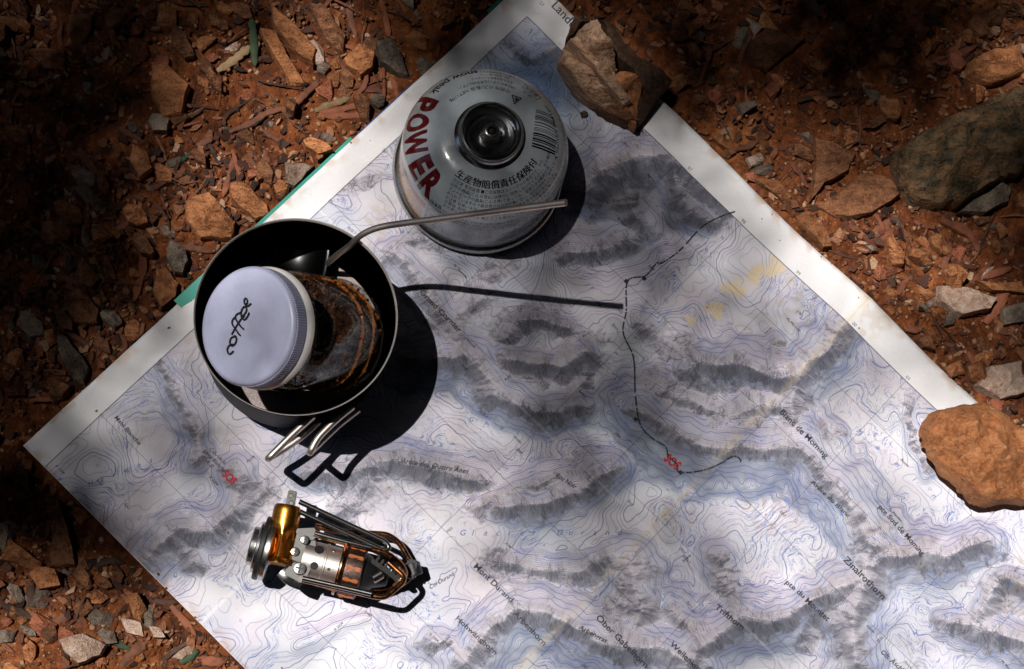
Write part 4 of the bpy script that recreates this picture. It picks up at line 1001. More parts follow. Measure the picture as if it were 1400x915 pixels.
    hd = MB().lathe(AX(x3), ax, [(0, 0), (11.5 * mm, 0), (12.6 * mm, .8 * mm), (12.9 * mm, (x4 - x3) * .5), (12.6 * mm, x4 - x3 - .8 * mm), (11 * mm, x4 - x3), (0, x4 - x3)], 48).build('burner_head', M_BURN, r)
    for k in range(14):
        th = 2 * math.pi * k / 14; nn = up * math.cos(th) + side * math.sin(th); tt = ax.cross(nn)
        MB().box(AX((x3 + x4) / 2) + nn * 12.75 * mm, ax, tt, nn, 7.4 * mm, 1.9 * mm, .9 * mm, .4 * mm).build('flame_slot', M_SLOT, hd)
    MB().lathe(AX(x4), ax, [(10 * mm, 0), (9 * mm, 3 * mm), (5.5 * mm, 6 * mm), (3 * mm, 12 * mm), (2 * mm, 12.5 * mm), (0, 12.5 * mm)], 32).build('flame_cap', M_RUBBER, r)
    # the folded wire pot supports
    def support(pts, rad=0.00142, rnd=0.004, heat=True):
        pp = fillet([Q(*p) for p in pts], rnd, 6); return MB().tube(pp, rad, 12).build('pot_support', M_HEAT if heat else M_DARKSTEEL, r)
    support([(450, 622, .030), (700, 678, .031), (880, 722, .032), (945, 728, .032), (1072, 618, .030), (965, 520, .027)])
    MB().tube([Q(452, 612, .0335), Q(700, 668, .0345), (Q(862, 706, .0355))], 0.0013, 10).build('support_sleeve', M_DARKSTEEL, r)
    support([(520, 352, .027), (700, 402, .028), (955, 462, .028), (1040, 530, .025), (1072, 590, .020), (1000, 650, .012)])
    MB().tube([Q(525, 345, .0295), Q(690, 390, .030), Q(860, 432, .030)], 0.0013, 10).build('support_sleeve', M_DARKSTEEL, r)
    support([(525, 305, .014), (690, 336, .013), (960, 352, .012), (1030, 402, .011), (1085, 500, .010), (1122, 560, .009)])
    support([(520, 640, .006), (700, 690, .006), (950, 700, .006), (1060, 640, .006), (1115, 585, .007)])
    arm = MB()
    ar0 = Q(862, 510, .026); ar1 = Q(1030, 630, .025); ad = (ar1 - ar0); an = Vector((0, 0, 1)).cross(ad).normalized()
    arm.box((ar0 + ar1) / 2, ad.normalized(), an, Vector((0, 0, 1)), ad.length, .0022, .005, .0005)
    for k in range(6):
        arm.box(ar0 + ad * (0.12 + 0.15 * k) + an * .0022, ad.normalized(), an, Vector((0, 0, 1)), ad.length * .07, .0030, .0048, .0003)
    arm.build('serrated_arm', M_DARKSTEEL, r, 30)
    MB().cyl(Q(866, 618, .026), Q(925, 583, .026), .0026, None, 16, .0004).build('arm_pivot', M_DARKSTEEL, r)
    hub = MB(); hub.cyl(Q(1098, 525, .012), Q(1120, 600, .012), .0042, None, 18, .0005); hub.box(Q(1100, 560, .013), ax, side, up, .006, .009, .006, .001)
    hub.build('support_hub', M_RUBBER, r, 30)
build_stove()

# ------------------------------------------------------------------ stones
def inside_poly(x, y, P):
    c = np.zeros(np.shape(x), bool); n = len(P)
    for i in range(n):
        x1, y1 = P[i]; x2, y2 = P[(i + 1) % n]
        c ^= ((y1 > y) != (y2 > y)) & (x < (x2 - x1) * (y - y1) / (y2 - y1 + 1e-15) + x1)
    return c
def stone_mesh(name, outline, H, seed, rings=7, sub=3, planes=5, flat=0.75, rough=0.06, z0=0.0, sink=0.006, tilt=None, strata=None, dome=0.0, under=1.05):
    """a broken stone over an outline (metres, local xy): several chiselled planes over steep sides, local z = 0 on the ground"""
    rng = np.random.RandomState(seed); P = np.array(outline, float); size = np.ptp(P, 0).max()
    pts = []
    for i in range(len(P)):
        a, b = P[i], P[(i + 1) % len(P)]
        for k in range(sub):
            t = k / sub; q = a + (b - a) * t; d = b - a; nrm = np.array([d[1], -d[0]])
            pts.append(q + nrm * rng.uniform(-0.045, 0.045) * (k > 0))
    pts = np.array(pts); c = pts.mean(0); n = len(pts)
    ds = [rng.uniform(0, 2 * math.pi) for _ in range(planes)]
    pl = [(math.cos(d), math.sin(d), rng.uniform(0.72, 1.05) * H, rng.uniform(0.15, 0.9) * H / (size * 0.5)) for d in ds]
    if tilt is not None: pl.append((math.cos(tilt[0]), math.sin(tilt[0]), H * 0.9, tilt[1]))
    fr = [under, 1.0] + list(np.linspace(0.93, 0.0, rings))
    vs = []
    for ri, f in enumerate(fr):
        m = n if f > 0 else 1
        for k in range(m):
            q = c + (pts[k] - c) * f if f > 0 else c
            if ri == 0: z = -sink
            elif ri == 1: z = H * 0.28 * rng.uniform(0.6, 1.3)
            else:
                z = H
                for (dx, dy, h0, sl) in pl: z = min(z, h0 - sl * ((q[0] - c[0]) * dx + (q[1] - c[1]) * dy))
                z = max(z, H * flat * (1 - f) ** 0.6 * 0.5 + H * 0.34)
                if dome: z = z * (1 - dome) + dome * H * (0.45 + 0.55 * math.sqrt(max(0, 1 - f ** 2.6)))
                z += H * rough * 2.2 * (mnoise.noise(Vector((q[0] / size * 5 + seed, q[1] / size * 5, 0))) + 0.5 * mnoise.noise(Vector((q[0] / size * 14, q[1] / size * 14 + seed, 3))))
                if strata is not None and f < 0.99:
                    sa, per, amp = strata; w_ = (q[0] * -math.sin(sa) + q[1] * math.cos(sa)) / per + 0.55 * mnoise.noise(Vector((q[0] / size * 3, q[1] / size * 3, seed)))
                    z += amp * ((w_ % 1.0) ** 2 - 0.4)
            vs.append((q[0], q[1], z))
    fs = []; nr = len(fr)
    for r_ in range(nr - 2):
        for k in range(n):
            k2 = (k + 1) % n; fs.append((r_ * n + k, r_ * n + k2, (r_ + 1) * n + k2, (r_ + 1) * n + k))
    o = (nr - 2) * n
    for k in range(n): fs.append((o + k, o + (k + 1) % n, (nr - 1) * n))
    me = mesh(name, vs, fs, 32)
    bm = bmesh.new(); bm.from_mesh(me); bmesh.ops.recalc_face_normals(bm, faces=bm.faces[:]); bm.to_mesh(me); bm.free(); smooth(me, 32)
    return me
def put_stone(px, H_mm, mat, label, group=None, seed=0, on=None, name='stone', cat='stone', rings=7, tilt=None, **kw):
    H = H_mm * 0.001; cx = sum(p[0] for p in px) / len(px); cy = sum(p[1] for p in px) / len(px)
    g = G(cx, cy) if on is None else A(cx, cy, on); z = g.z
    w = at([p[0] for p in px], [p[1] for p in px], z + H * 0.55)[:, :2]
    loc = Vector((w[:, 0].mean(), w[:, 1].mean(), z))
    me = stone_mesh(name, w - np.array(loc[:2]), H, seed, rings=rings, tilt=tilt, sink=0.0005 if on is not None else 0.008, **kw)
    o = link(name, me, ROCK[mat]); o.location = loc
    return tag(o, label, cat, group)

# the two that hold the sheet down
put_stone([(1264, 583), (1275, 563), (1320, 550), (1352, 547), (1392, 577), (1432, 602), (1445, 660), (1420, 686), (1345, 690), (1334, 684), (1302, 655), (1277, 625), (1268, 602)], 32, 'rust',
          'rusty orange brown stone holding down the right edge of the map', seed=3, on=0.001, rings=20, sub=6, planes=6, rough=0.10, tilt=(-2.0, 0.10), dome=0.55, under=0.74)
def layered_stone():
    q = A(845, 105, 0.001); r = root('stone', q, 'layered tan stone with dark cracks weighing down the top corner of the map', 'stone')
    Z4 = lambda X, Y: (720 + X / 4.158, Y / 4.158)
    for k, (pts, H, mat, tl) in enumerate([
        ([(275, 190), (300, 135), (350, 112), (400, 98), (425, 195), (472, 250), (515, 300), (545, 370), (482, 408), (400, 340), (330, 272)], 34, 'layer', (-0.8, .10)),
        ([(232, 215), (272, 186), (330, 276), (400, 344), (484, 412), (520, 500), (600, 585), (560, 606), (480, 524), (380, 404), (290, 304)], 30, 'layer', (-2.3, .30)),
        ([(190, 322), (222, 235), (260, 262), (380, 408), (480, 528), (556, 612), (500, 606), (400, 566), (300, 492), (235, 400)], 25, 'layer', (-2.3, .45)),
        ([(296, 492), (400, 568), (500, 608), (574, 640), (645, 700), (560, 692), (470, 652), (372, 580)], 15, 'brown', (-2.2, .35)),
        ([(486, 408), (545, 368), (600, 405), (664, 470), (648, 570), (645, 695), (562, 612), (522, 500)], 29, 'ochre', (-0.9, .2)),
        ([(270, 92), (340, 84), (398, 96), (350, 110), (298, 132), (272, 186), (236, 205)], 22, 'dark', (2.2, .3)),
        ([(425, 112), (485, 120), (560, 250), (660, 330), (760, 355), (850, 422), (745, 560), (648, 692), (652, 570), (668, 468), (602, 402), (549, 366), (476, 248)], 24, 'dark', (0.5, .25))]):
        px = [Z4(*p) for p in pts]; w = at([p[0] for p in px], [p[1] for p in px], 0.001 + H * 0.0007)[:, :2]
        me = stone_mesh('layer', w - np.array([q.x, q.y]), H * 0.001, 60 + k, rings=8, sub=4, planes=3, rough=0.05, sink=0.0004, tilt=tl, under=0.93)
        o = link('layer', me, ROCK[mat], r)
layered_stone()
put_stone([(794, 153), (799, 150), (804, 154), (802, 159), (796, 160)], 3, 'grey', 'tiny dark stone chip lying on the map between the canister and the layered stone', seed=5, on=0.001, rings=3, sub=1, name='stone_chip')

HERO = [
 ([(94, 22), (124, 18), (126, 40), (112, 65), (97, 61)], 10, 'brown', 'shaded brown slab near the top left corner of the dirt'),
 ([(207, 83), (231, 87), (260, 115), (249, 155), (224, 159), (207, 130)], 9, 'ochre', 'ochre slab beside the deep shade at upper left, edge facing a dark twig'),
 ([(180, 195), (202, 206), (209, 231), (191, 245), (177, 220)], 8, 'ochre', 'small ochre slab at the edge of the black shade on the left'),
 ([(253, 271), (285, 262), (321, 300), (318, 325), (274, 325), (253, 300)], 13, 'ochre', 'large bright ochre block right above the left rim of the pot'),
 ([(314, 249), (346, 274), (346, 292), (321, 274)], 7, 'ochre', 'narrow tan splinter stone touching the green cover edge above the pot'),
 ([(235, 29), (253, 47), (267, 76), (253, 79), (235, 61)], 9, 'brown', 'upright brown slab west of the green blade of grass'),
 ([(269, 101), (287, 108), (285, 123), (271, 115)], 5, 'ochre', 'small light ochre stone lying alone on fine grit near upper left'),
 ([(256, 14), (271, 18), (271, 34), (256, 32)], 6, 'brown', 'small square brown stone at the top border left of the green blade'),
 ([(36, 65), (90, 69), (90, 97), (61, 94)], 8, 'brown', 'dark broad stone half lost in shade under the top left corner'),
 ([(97, 253), (119, 253), (148, 278), (144, 296), (119, 281)], 7, 'grey', 'grey slab just visible inside the deep shade at far left'),
 ([(369, 0), (395, 26), (434, 66), (428, 85), (408, 72), (375, 36)], 12, 'ochre', 'long tan slab slanting down from the top border above the canister side'),
 ([(354, 41), (375, 43), (392, 75), (418, 115), (398, 115), (372, 75)], 10, 'ochre', 'long tan slab lying parallel below another, just right of the green blade'),
 ([(421, 7), (444, 10), (474, 46), (470, 69), (448, 56)], 11, 'brown', 'broad brown slab at the top border above the cube shaped stone'),
 ([(469, 79), (490, 62), (513, 72), (510, 92), (493, 103), (474, 89)], 12, 'ochre', 'cube shaped ochre stone in the dirt left of the map top edge'),
 ([(434, 85), (444, 82), (452, 92), (444, 100), (434, 97)], 6, 'grey', 'small grey rounded stone beside the cube shaped ochre stone'),
 ([(513, 59), (536, 52), (552, 79), (559, 102), (543, 98), (520, 85)], 10, 'grey', 'greyish wedge stone between the cube shaped stone and the map'),
 ([(313, 252), (330, 249), (366, 279), (369, 292), (349, 300), (316, 272)], 8, 'ochre', 'pale tan slab partly under the green cover edge of the map'),
 ([(389, 220), (411, 223), (431, 226), (402, 256), (389, 252)], 9, 'pale', 'pinkish brown angular stone against the green map edge'),
 ([(87, 398), (115, 394), (136, 422), (133, 440), (101, 440), (87, 419)], 9, 'brown', 'big mottled brown stone left of the pot in half shade'),
 ([(77, 454), (91, 461), (122, 503), (115, 524), (101, 520), (80, 482)], 10, 'grey', 'long split grey stone beside the white left margin of the map'),
 ([(213, 366), (227, 363), (245, 387), (241, 408), (220, 422), (208, 398)], 10, 'ochre', 'mottled ochre stone at the end of the green cover edge left of the pot'),
 ([(5, 531), (37, 524), (35, 541), (10, 541)], 7, 'brown', 'flat dim stone at the left border, level with the pot bottom'),
 ([(129, 485), (143, 492), (145, 505), (135, 503)], 6, 'red', 'small reddish stone touching the white left margin of the map'),
 ([(132, 791), (148, 789), (155, 803), (145, 806), (132, 801)], 8, 'brown', 'small brown block casting a dark shadow at lower left'),
 ([(122, 815), (134, 805), (150, 817), (138, 827), (124, 825)], 8, 'ochre', 'small yellow ochre wedge stone at lower left'),
 ([(100, 829), (117, 815), (129, 831), (107, 851)], 6, 'brown', 'flat brown chip left of the yellow ochre wedge at lower left'),
 ([(120, 841), (131, 831), (157, 841), (151, 862), (124, 856)], 7, 'grey', 'flat grey brown stone below the yellow ochre wedge at lower left'),
 ([(79, 875), (114, 865), (145, 882), (138, 896), (107, 908), (88, 892)], 8, 'pale', 'pale whitish slab near the bottom border at lower left'),
 ([(165, 844), (193, 851), (198, 872), (172, 865)], 6, 'pale', 'whitish stained stone between the pale slab and the map at lower left'),
 ([(203, 855), (220, 858), (227, 872), (210, 872)], 5, 'pale', 'small whitish stone closest to the lower left map edge'),
 ([(234, 899), (265, 875), (270, 889), (248, 903)], 6, 'pale', 'pale splinter of stone at the bottom border beside the map'),
 ([(60, 676), (80, 682), (97, 738), (104, 775), (68, 775), (72, 731)], 11, 'brown', 'long brown ridge of stone in the shade below the left map corner'),
 ([(0, 861), (24, 861), (17, 878), (0, 880)], 6, 'grey', 'flat grey stone cut by the left border near the bottom'),
 ([(0, 725), (18, 740), (60, 770), (50, 782), (0, 765)], 8, 'ochre', 'low tan stone at the left border below the dark hollow'),
 ([(1021, 60), (1047, 37), (1104, 50), (1074, 74), (1047, 97), (1024, 87)], 12, 'brown', 'large dark flat stone right of the layered stone near the top'),
 ([(1329, 81), (1363, 64), (1400, 57), (1410, 94), (1353, 111), (1329, 97)], 18, 'ochre', 'ridged ochre block at the right border above the green grey boulder'),
 ([(1225, 208), (1266, 175), (1333, 141), (1410, 110), (1415, 225), (1360, 252), (1316, 278), (1286, 279), (1252, 272), (1236, 245)], 26, 'green', 'big green grey boulder at the upper right'),
 ([(1313, 289), (1370, 248), (1385, 255), (1380, 275), (1346, 292)], 9, 'grey', 'grey slab tucked under the lower side of the green grey boulder'),
 ([(1111, 188), (1145, 195), (1172, 208), (1162, 232), (1125, 252), (1108, 275)], 9, 'brown', 'brown block crusted with red dirt left of the green grey boulder'),
 ([(1118, 282), (1178, 235), (1219, 242), (1232, 265), (1192, 292), (1145, 295)], 5, 'brown', 'wide earthy brown stone below the dirt crusted block on the right'),
 ([(1178, 178), (1209, 154), (1215, 164), (1192, 178)], 6, 'brown', 'small brown splinter above left of the green grey boulder'),
 ([(1007, 141), (1027, 138), (1037, 144), (1017, 156)], 6, 'grey', 'small greyish flake below the large dark flat stone'),
 ([(967, 124), (990, 116), (994, 134), (980, 144), (969, 138)], 8, 'red', 'rounded reddish stone just right of the layered stone'),
 ([(980, 181), (994, 188), (1002, 208), (974, 188)], 7, 'ochre', 'narrow ochre stone at the map edge below the layered stone'),
 ([(1021, 215), (1041, 208), (1047, 222), (1027, 228)], 6, 'pale', 'pinkish flake near the upper right map edge'),
 ([(1031, 242), (1064, 248), (1084, 269), (1074, 279), (1044, 255)], 8, 'ochre', 'ochre slab lying along the upper right map edge'),
 ([(1343, 13), (1380, 11), (1376, 29), (1343, 37)], 8, 'brown', 'brown slab near the top right corner'),
 ([(1088, 294), (1106, 285), (1130, 314), (1138, 338), (1126, 340), (1094, 306)], 10, 'ochre', 'bright ochre wedge against the right map edge midway down'),
 ([(1285, 389), (1338, 397), (1366, 408), (1354, 424), (1315, 432), (1285, 412)], 10, 'pale', 'flat pinkish grey slab right of the map fold'),
 ([(1330, 385), (1400, 383), (1405, 400), (1354, 399)], 8, 'ochre', 'thin tan slab at the right border lying against the flat pinkish slab'),
 ([(1338, 526), (1354, 499), (1400, 491), (1405, 536), (1370, 546)], 11, 'pale', 'broad tan stone at the right border above the rusty orange stone'),
 ([(1291, 503), (1315, 491), (1322, 511), (1299, 517)], 7, 'ochre', 'small ochre stone above the right corner of the map'),
 ([(1256, 463), (1271, 456), (1279, 479), (1263, 475)], 7, 'brown', 'brown pointed stone touching the lower right map edge'),
 ([(1370, 420), (1400, 414), (1405, 440), (1374, 444)], 9, 'grey', 'grey stone at the right border below the thin tan slab'),
 ([(1268, 412), (1280, 405), (1284, 419), (1270, 421)], 5, 'pale', 'pale little stone at the left end of the flat pinkish slab'),
 ([(1294, 430), (1306, 426), (1306, 443), (1293, 445)], 5, 'grey', 'light grey little stone below the flat pinkish slab'),
]
for i, (px, h, mat, lab) in enumerate(HERO):
    big_ = h > 20
    put_stone(px, h, mat, lab, 'larger stones in the dirt', seed=100 + i, rings=18 if big_ else 6 if len(px) < 6 else 8, sub=6 if big_ else 3, rough=0.09 if big_ else 0.07, planes=6 if big_ else 3 + i % 4, strata=(0.48, 0.016, 0.006) if big_ else None)

# small stones: variants made once, then copied one by one
def hull_mesh(name, seed, fl):
    rng = random.Random(seed); bm = bmesh.new()
    for _ in range(13):
        d = Vector((rng.gauss(0, 1), rng.gauss(0, 1), rng.gauss(0, 1))).normalized()
        bm.verts.new(Vector((d.x * rng.uniform(.8, 1.2), d.y * rng.uniform(.5, .95), d.z * fl)))
    bmesh.ops.convex_hull(bm, input=bm.verts)
    for v in [v for v in bm.verts if not v.link_faces]: bm.verts.remove(v)
    me = bpy.data.meshes.new(name); bm.to_mesh(me); bm.free(); return me
def zone(px, py):
    if px > 900 and py < 260: return 'upper right'
    if px > 900: return 'right'
    if py > 640: return 'lower left'
    if px < 260 and py > 140: return 'left'
    return 'upper left'
ZONE_AT = {'upper right': 'at the shaded upper right beyond the map corner', 'right': 'in the dirt right of the map', 'lower left': 'in the dirt at lower left below the map edge',
           'left': 'in the shaded dirt at far left', 'upper left': 'in the dirt at upper left above the map'}
ANCH = [(347, 60, 'green blade of grass'), (287, 295, 'bright ochre block'), (490, 82, 'cube shaped stone'), (100, 490, 'split grey stone'), (110, 418, 'mottled brown stone'), (32, 610, 'left map corner'), (136, 818, 'yellow ochre wedge stone'),
        (112, 885, 'pale whitish slab'), (82, 725, 'long brown ridge stone'), (232, 120, 'ochre slab at upper left'), (63, 80, 'dark broad stone'), (845, 100, 'layered tan stone'), (1060, 68, 'dark flat stone'), (1310, 200, 'green grey boulder'),
        (1175, 265, 'wide earthy brown stone'), (1365, 88, 'ridged ochre block'), (1140, 230, 'dirt crusted block'), (1325, 410, 'flat pinkish slab'), (1340, 620, 'rusty orange stone'), (1370, 520, 'broad tan stone'), (1112, 315, 'ochre wedge against the map'),
        (1195, 410, 'fold end of the map margin'), (525, 150, 'blue map edge'), (360, 300, 'green cover edge'), (122, 268, 'grey slab in deep shade'), (230, 800, 'lower left map edge'), (395, 70, 'long tan slabs'), (1057, 262, 'ochre slab along the map'),
        (1360, 25, 'slab near the top right'), (262, 25, 'small square brown stone'), (20, 535, 'flat dim stone'), (278, 112, 'lone light ochre stone'), (193, 220, 'small ochre slab'), (220, 390, 'mottled ochre stone by the pot'), (10, 870, 'grey stone on the left border'), (150, 790, 'small brown block')]
def where(what, px, py):
    """names the well marked stone that a small piece lies next to"""
    ax_, ay_, lab = min(ANCH, key=lambda a: (a[0] - px) ** 2 + (a[1] - py) ** 2); dx, dy = px - ax_, py - ay_; d = math.hypot(dx, dy)
    side = ('right of' if dx > 0 else 'left of') if abs(dx) > 1.6 * abs(dy) else ('below' if dy > 0 else 'above') if abs(dy) > 1.6 * abs(dx) else ('below right of' if dy > 0 else 'above right of') if dx > 0 else ('below left of' if dy > 0 else 'above left of')
    far = 'close ' if d < 32 else '' if d < 75 else 'further '
    return ('%s %s%s the %s' % (what, far, side, lab))
TAKEN = []
for px, *_ in HERO:
    TAKEN.append((np.mean([p[0] for p in px]), np.mean([p[1] for p in px]), 0.33 * (np.ptp([p[0] for p in px]) + np.ptp([p[1] for p in px]))))
def free_spot(rng, pad=0):
    for _ in range(400):
        px, py = rng.uniform(-12, 1412), rng.uniform(-12, 925)
        p = A(px, py, -0.005)
        if on_map(p.x, p.y, 0.003): continue
        if 930 > px > 760 and py < 190: continue
        if any((px - a) ** 2 + (py - b) ** 2 < (c * pad) ** 2 for a, b, c in TAKEN): continue
        return px, py
rng = random.Random(77); nmed = 0
while nmed < 135:
    sp = free_spot(rng, 0.9)
    if sp is None: break
    R0 = rng.choice([9, 11, 13, 16, 20, 25]); an = rng.choice([0.9, 0.9, 0.9, rng.uniform(0, 3.1)]) + rng.uniform(-.3, .3); el = rng.uniform(0.36, 0.75); n = rng.randint(5, 7); pts = []
    for k in range(n):
        t = 2 * math.pi * (k + rng.uniform(-.25, .25)) / n; x = R0 * math.cos(t) * rng.uniform(.8, 1.1); y = R0 * el * math.sin(t) * rng.uniform(.8, 1.1)
        pts.append((sp[0] + x * math.cos(an) - y * math.sin(an), sp[1] + x * math.sin(an) + y * math.cos(an)))
    if any(on_map(*A(p[0], p[1], -0.004)[:2], 0.001) for p in pts): continue
    TAKEN.append((sp[0], sp[1], R0 * 0.9)); nmed += 1
    mat = rng.choices(['ochre', 'brown', 'grey', 'red'], [4, 5, 1.5, 1])[0]; z = zone(*sp); lw = {'ochre': 'ochre', 'brown': 'brown', 'grey': 'grey', 'red': 'reddish'}[mat]
    put_stone(pts, R0 * rng.uniform(.25, .55), mat, where('flat broken %s stone' % lw, *sp), 'flat broken stones in the dirt', seed=300 + nmed, name='flat_stone', rings=4, sub=2, planes=3 + nmed % 3, rough=0.08)
CW = {'ochre': ('ochre', 3), 'brown': ('dark brown', 4), 'grey': ('grey', 2), 'red': ('reddish', 3), 'pale': ('pale', 1)}
VAR = {}
for mname in CW:
    for k in range(5):
        me = hull_mesh('small_stone', hash((k, len(mname))) % 1000 + k, 0.42 + 0.1 * k); me.materials.append(ROCK[mname]); VAR[(mname, k)] = me
rng = random.Random(21)
for i in range(290):
    sp = free_spot(rng, 0.7)
    if sp is None: continue
    mname = rng.choices(list(CW), [CW[k][1] for k in CW])[0]
    s = rng.choice([2.0, 2.4, 2.8, 3.2, 3.8, 4.8, 6.2, 7.5]) * 0.001 * rng.uniform(.85, 1.15)
    o = bpy.data.objects.new('small_stone', VAR[(mname, rng.randrange(5))]); COL.objects.link(o)
    p = G(*sp); o.location = (p.x, p.y, p.z + s * 0.12); o.scale = (s, s, s); o.rotation_euler = (rng.uniform(-.3, .3), rng.uniform(-.3, .3), rng.uniform(0, 6.3))
    z = zone(*sp); tag(o, where('small %s stone' % CW[mname][0], *sp), 'small stone', 'small stones in the dirt')

# grit: far too many to count
def build_grit():
    rng = np.random.RandomState(9); bm = bmesh.new(); bmesh.ops.create_icosphere(bm, subdivisions=1, radius=1.0)
    iv = np.array([v.co[:] for v in bm.verts]); fi = np.array([[v.index for v in f.verts] for f in bm.faces]); bm.free()
    # every grain keeps 12 corners and 20 faces, each with its own bent shape
    N = 21000; pts = []
    cl = rng.rand(84, 2) * np.array([1860, 1330]) - np.array([230, 210])
    while len(pts) < N:
        m = 8000
        c = cl[rng.randint(0, 84, m)] + rng.randn(m, 2) * 55; u = rng.rand(m, 2) * np.array([1900, 1370]) - np.array([250, 230])
        q = np.where(rng.rand(m, 1) < 0.45, c, u); w = at(q[:, 0], q[:, 1], -0.005); t = uv_of(w)
        ok = ~((t[:, 0] > -0.001) & (t[:, 0] < ULEN + 0.001) & (t[:, 1] > -0.001) & (t[:, 1] < VLEN)); pts += w[ok].tolist()
    P = np.array(pts[:N]); P[:, 2] = ground_z(P[:, 0], P[:, 1])
    s = 0.00035 + 0.0013 * rng.rand(N) ** 3.2; P[:, 2] += s * 0.25
    V = iv[None] * (0.6 + 0.75 * rng.rand(N, len(iv), 1)); V[:, :, 2] *= 0.75
    an = rng.rand(N) * 6.28; ca, sa = np.cos(an)[:, None], np.sin(an)[:, None]; st = (0.8 + 0.7 * rng.rand(N))[:, None]
    x = V[:, :, 0] * st; y = V[:, :, 1]
    V = np.stack([x * ca - y * sa, x * sa + y * ca, V[:, :, 2]], -1) * s[:, None, None] + P[:, None, :]
    Fc = (fi[None] + (np.arange(N) * len(iv))[:, None, None]).reshape(-1, 3)
    me = bpy.data.meshes.new('gravel'); me.vertices.add(N * len(iv)); me.vertices.foreach_set('co', V.ravel())
    me.loops.add(len(Fc) * 3); me.loops.foreach_set('vertex_index', Fc.ravel().astype(np.int32)); me.polygons.add(len(Fc)); me.polygons.foreach_set('loop_start', np.arange(0, len(Fc) * 3, 3, dtype=np.int32))
    me.update(calc_edges=True)
    tag(link('gravel', me, M_GRIT), 'fine reddish grit scattered over the bare dirt', 'gravel', kind='stuff')
build_grit()
def build_crumbs():
    rng = np.random.RandomState(29); mb = MB()
    for k in range(70):
        if rng.rand() < 0.75:
            d = 0.016 * rng.rand() ** 2; u, v = [(rng.uniform(0, ULEN), d), (d, rng.uniform(0, VLEN)), (ULEN - d, rng.uniform(0, VLEN))][rng.randint(3)]
        else: u, v = rng.uniform(0, ULEN), rng.uniform(0, VLEN)
        p = Vector((C0[0] + u * UD[0] + v * VD[0], C0[1] + u * UD[1] + v * VD[1], float(paper_z(np.array([u]), np.array([v]))[0])))
        if any((p - Vector((q.x, q.y, p.z))).length < rr for q, rr in ((CAN, .047), (POT, .055), (A(440, 765), .045))): continue
        s_ = 0.00022 + 0.0007 * rng.rand() ** 3; ax = Vector(rng.randn(3)).normalized(); b = ax.orthogonal().normalized()
        mb.box(p + Vector((0, 0, s_ * .4)), ax, b, ax.cross(b), s_ * 1.5, s_, s_ * .8, 0)
    tag(mb.build('dirt_crumbs', M_GRIT, None, 0), 'few specks of red dirt fallen on the map near its edges', 'dirt', kind='stuff')
build_crumbs()

def build_litter():
    rng = np.random.RandomState(19); N = 8600; cl = rng.rand(100, 2) * np.array([1860, 1330]) - np.array([230, 210]); pts = []
    while len(pts) < N:
        m = 6000; c = cl[rng.randint(0, 100, m)] + rng.randn(m, 2) * 50; u = rng.rand(m, 2) * np.array([1900, 1370]) - np.array([250, 230])
        q = np.where(rng.rand(m, 1) < 0.6, c, u); w = at(q[:, 0], q[:, 1], -0.005); t = uv_of(w)
        ok = ~((t[:, 0] > -0.002) & (t[:, 0] < ULEN + 0.002) & (t[:, 1] > -0.002) & (t[:, 1] < VLEN)); pts += w[ok].tolist()
    P = np.array(pts[:N]); P[:, 2] = ground_z(P[:, 0], P[:, 1])
    L = 0.0012 + 0.0034 * rng.rand(N) ** 1.6; Wd = L * (0.22 + 0.45 * rng.rand(N)); T = 0.0003 + 0.0005 * rng.rand(N)
    an = rng.rand(N) * 6.28; tl = (rng.rand(N) - .5) * 1.1; P[:, 2] += 0.0006 + np.abs(np.sin(tl)) * L * 0.35
    a = np.stack([np.cos(an) * np.cos(tl), np.sin(an) * np.cos(tl), np.sin(tl)], -1); b = np.stack([-np.sin(an), np.cos(an), (rng.rand(N) - .5) * .8], -1); b /= np.linalg.norm(b, axis=1)[:, None]; c = np.cross(a, b)
    k = lambda lo, hi: (lo + (hi - lo) * rng.rand(N))[:, None]
    a *= L[:, None]; b *= Wd[:, None]; c *= T[:, None]
    top = [P + a * k(.7, 1.1) + b * k(-.3, .6), P + a * k(.1, .5) + b * k(.7, 1.1), P - a * k(.5, 1) + b * k(.3, .9), P - a * k(.7, 1.1) - b * k(.0, .8), P + a * k(-.2, .5) - b * k(.7, 1.1)]
    V = np.stack([q + c for q in top] + [q - c * 2 for q in top], 1).reshape(-1, 3); me = bpy.data.meshes.new('litter')
    f = [(0, 1, 2, 3, 4)] + [(i, i + 5, (i + 1) % 5 + 5, (i + 1) % 5) for i in range(5)]
    me.from_pydata(V.tolist(), [], [tuple(x + 10 * n for x in q) for n in range(N) for q in f]); me.update()
    t = NT('bark crumbs'); g = t.n('ShaderNodeNewGeometry'); n = t.noise(700, 3, 0.6, g.outputs['Position'])
    cc = t.ramp(g.outputs['Random Per Island'], [(0, (0.02, 0.011, 0.008)), (0.35, (0.075, 0.028, 0.016)), (0.65, (0.17, 0.06, 0.03)), (0.9, (0.32, 0.13, 0.06)), (1, (0.45, 0.28, 0.17))])
    t.set(**{'Base Color': t.mix(t.ramp(n.outputs[0], [(0.35, (0.5, 0.5, 0.5)), (0.6, (0, 0, 0))]), cc, (0.03, 0.015, 0.01)), 'Roughness': 0.8, 'Specular IOR Level': 0.3})
    tag(link('litter', me, t.m), 'crumbs of bark and leaf litter strewn over the dirt', 'litter', kind='stuff')
build_litter()

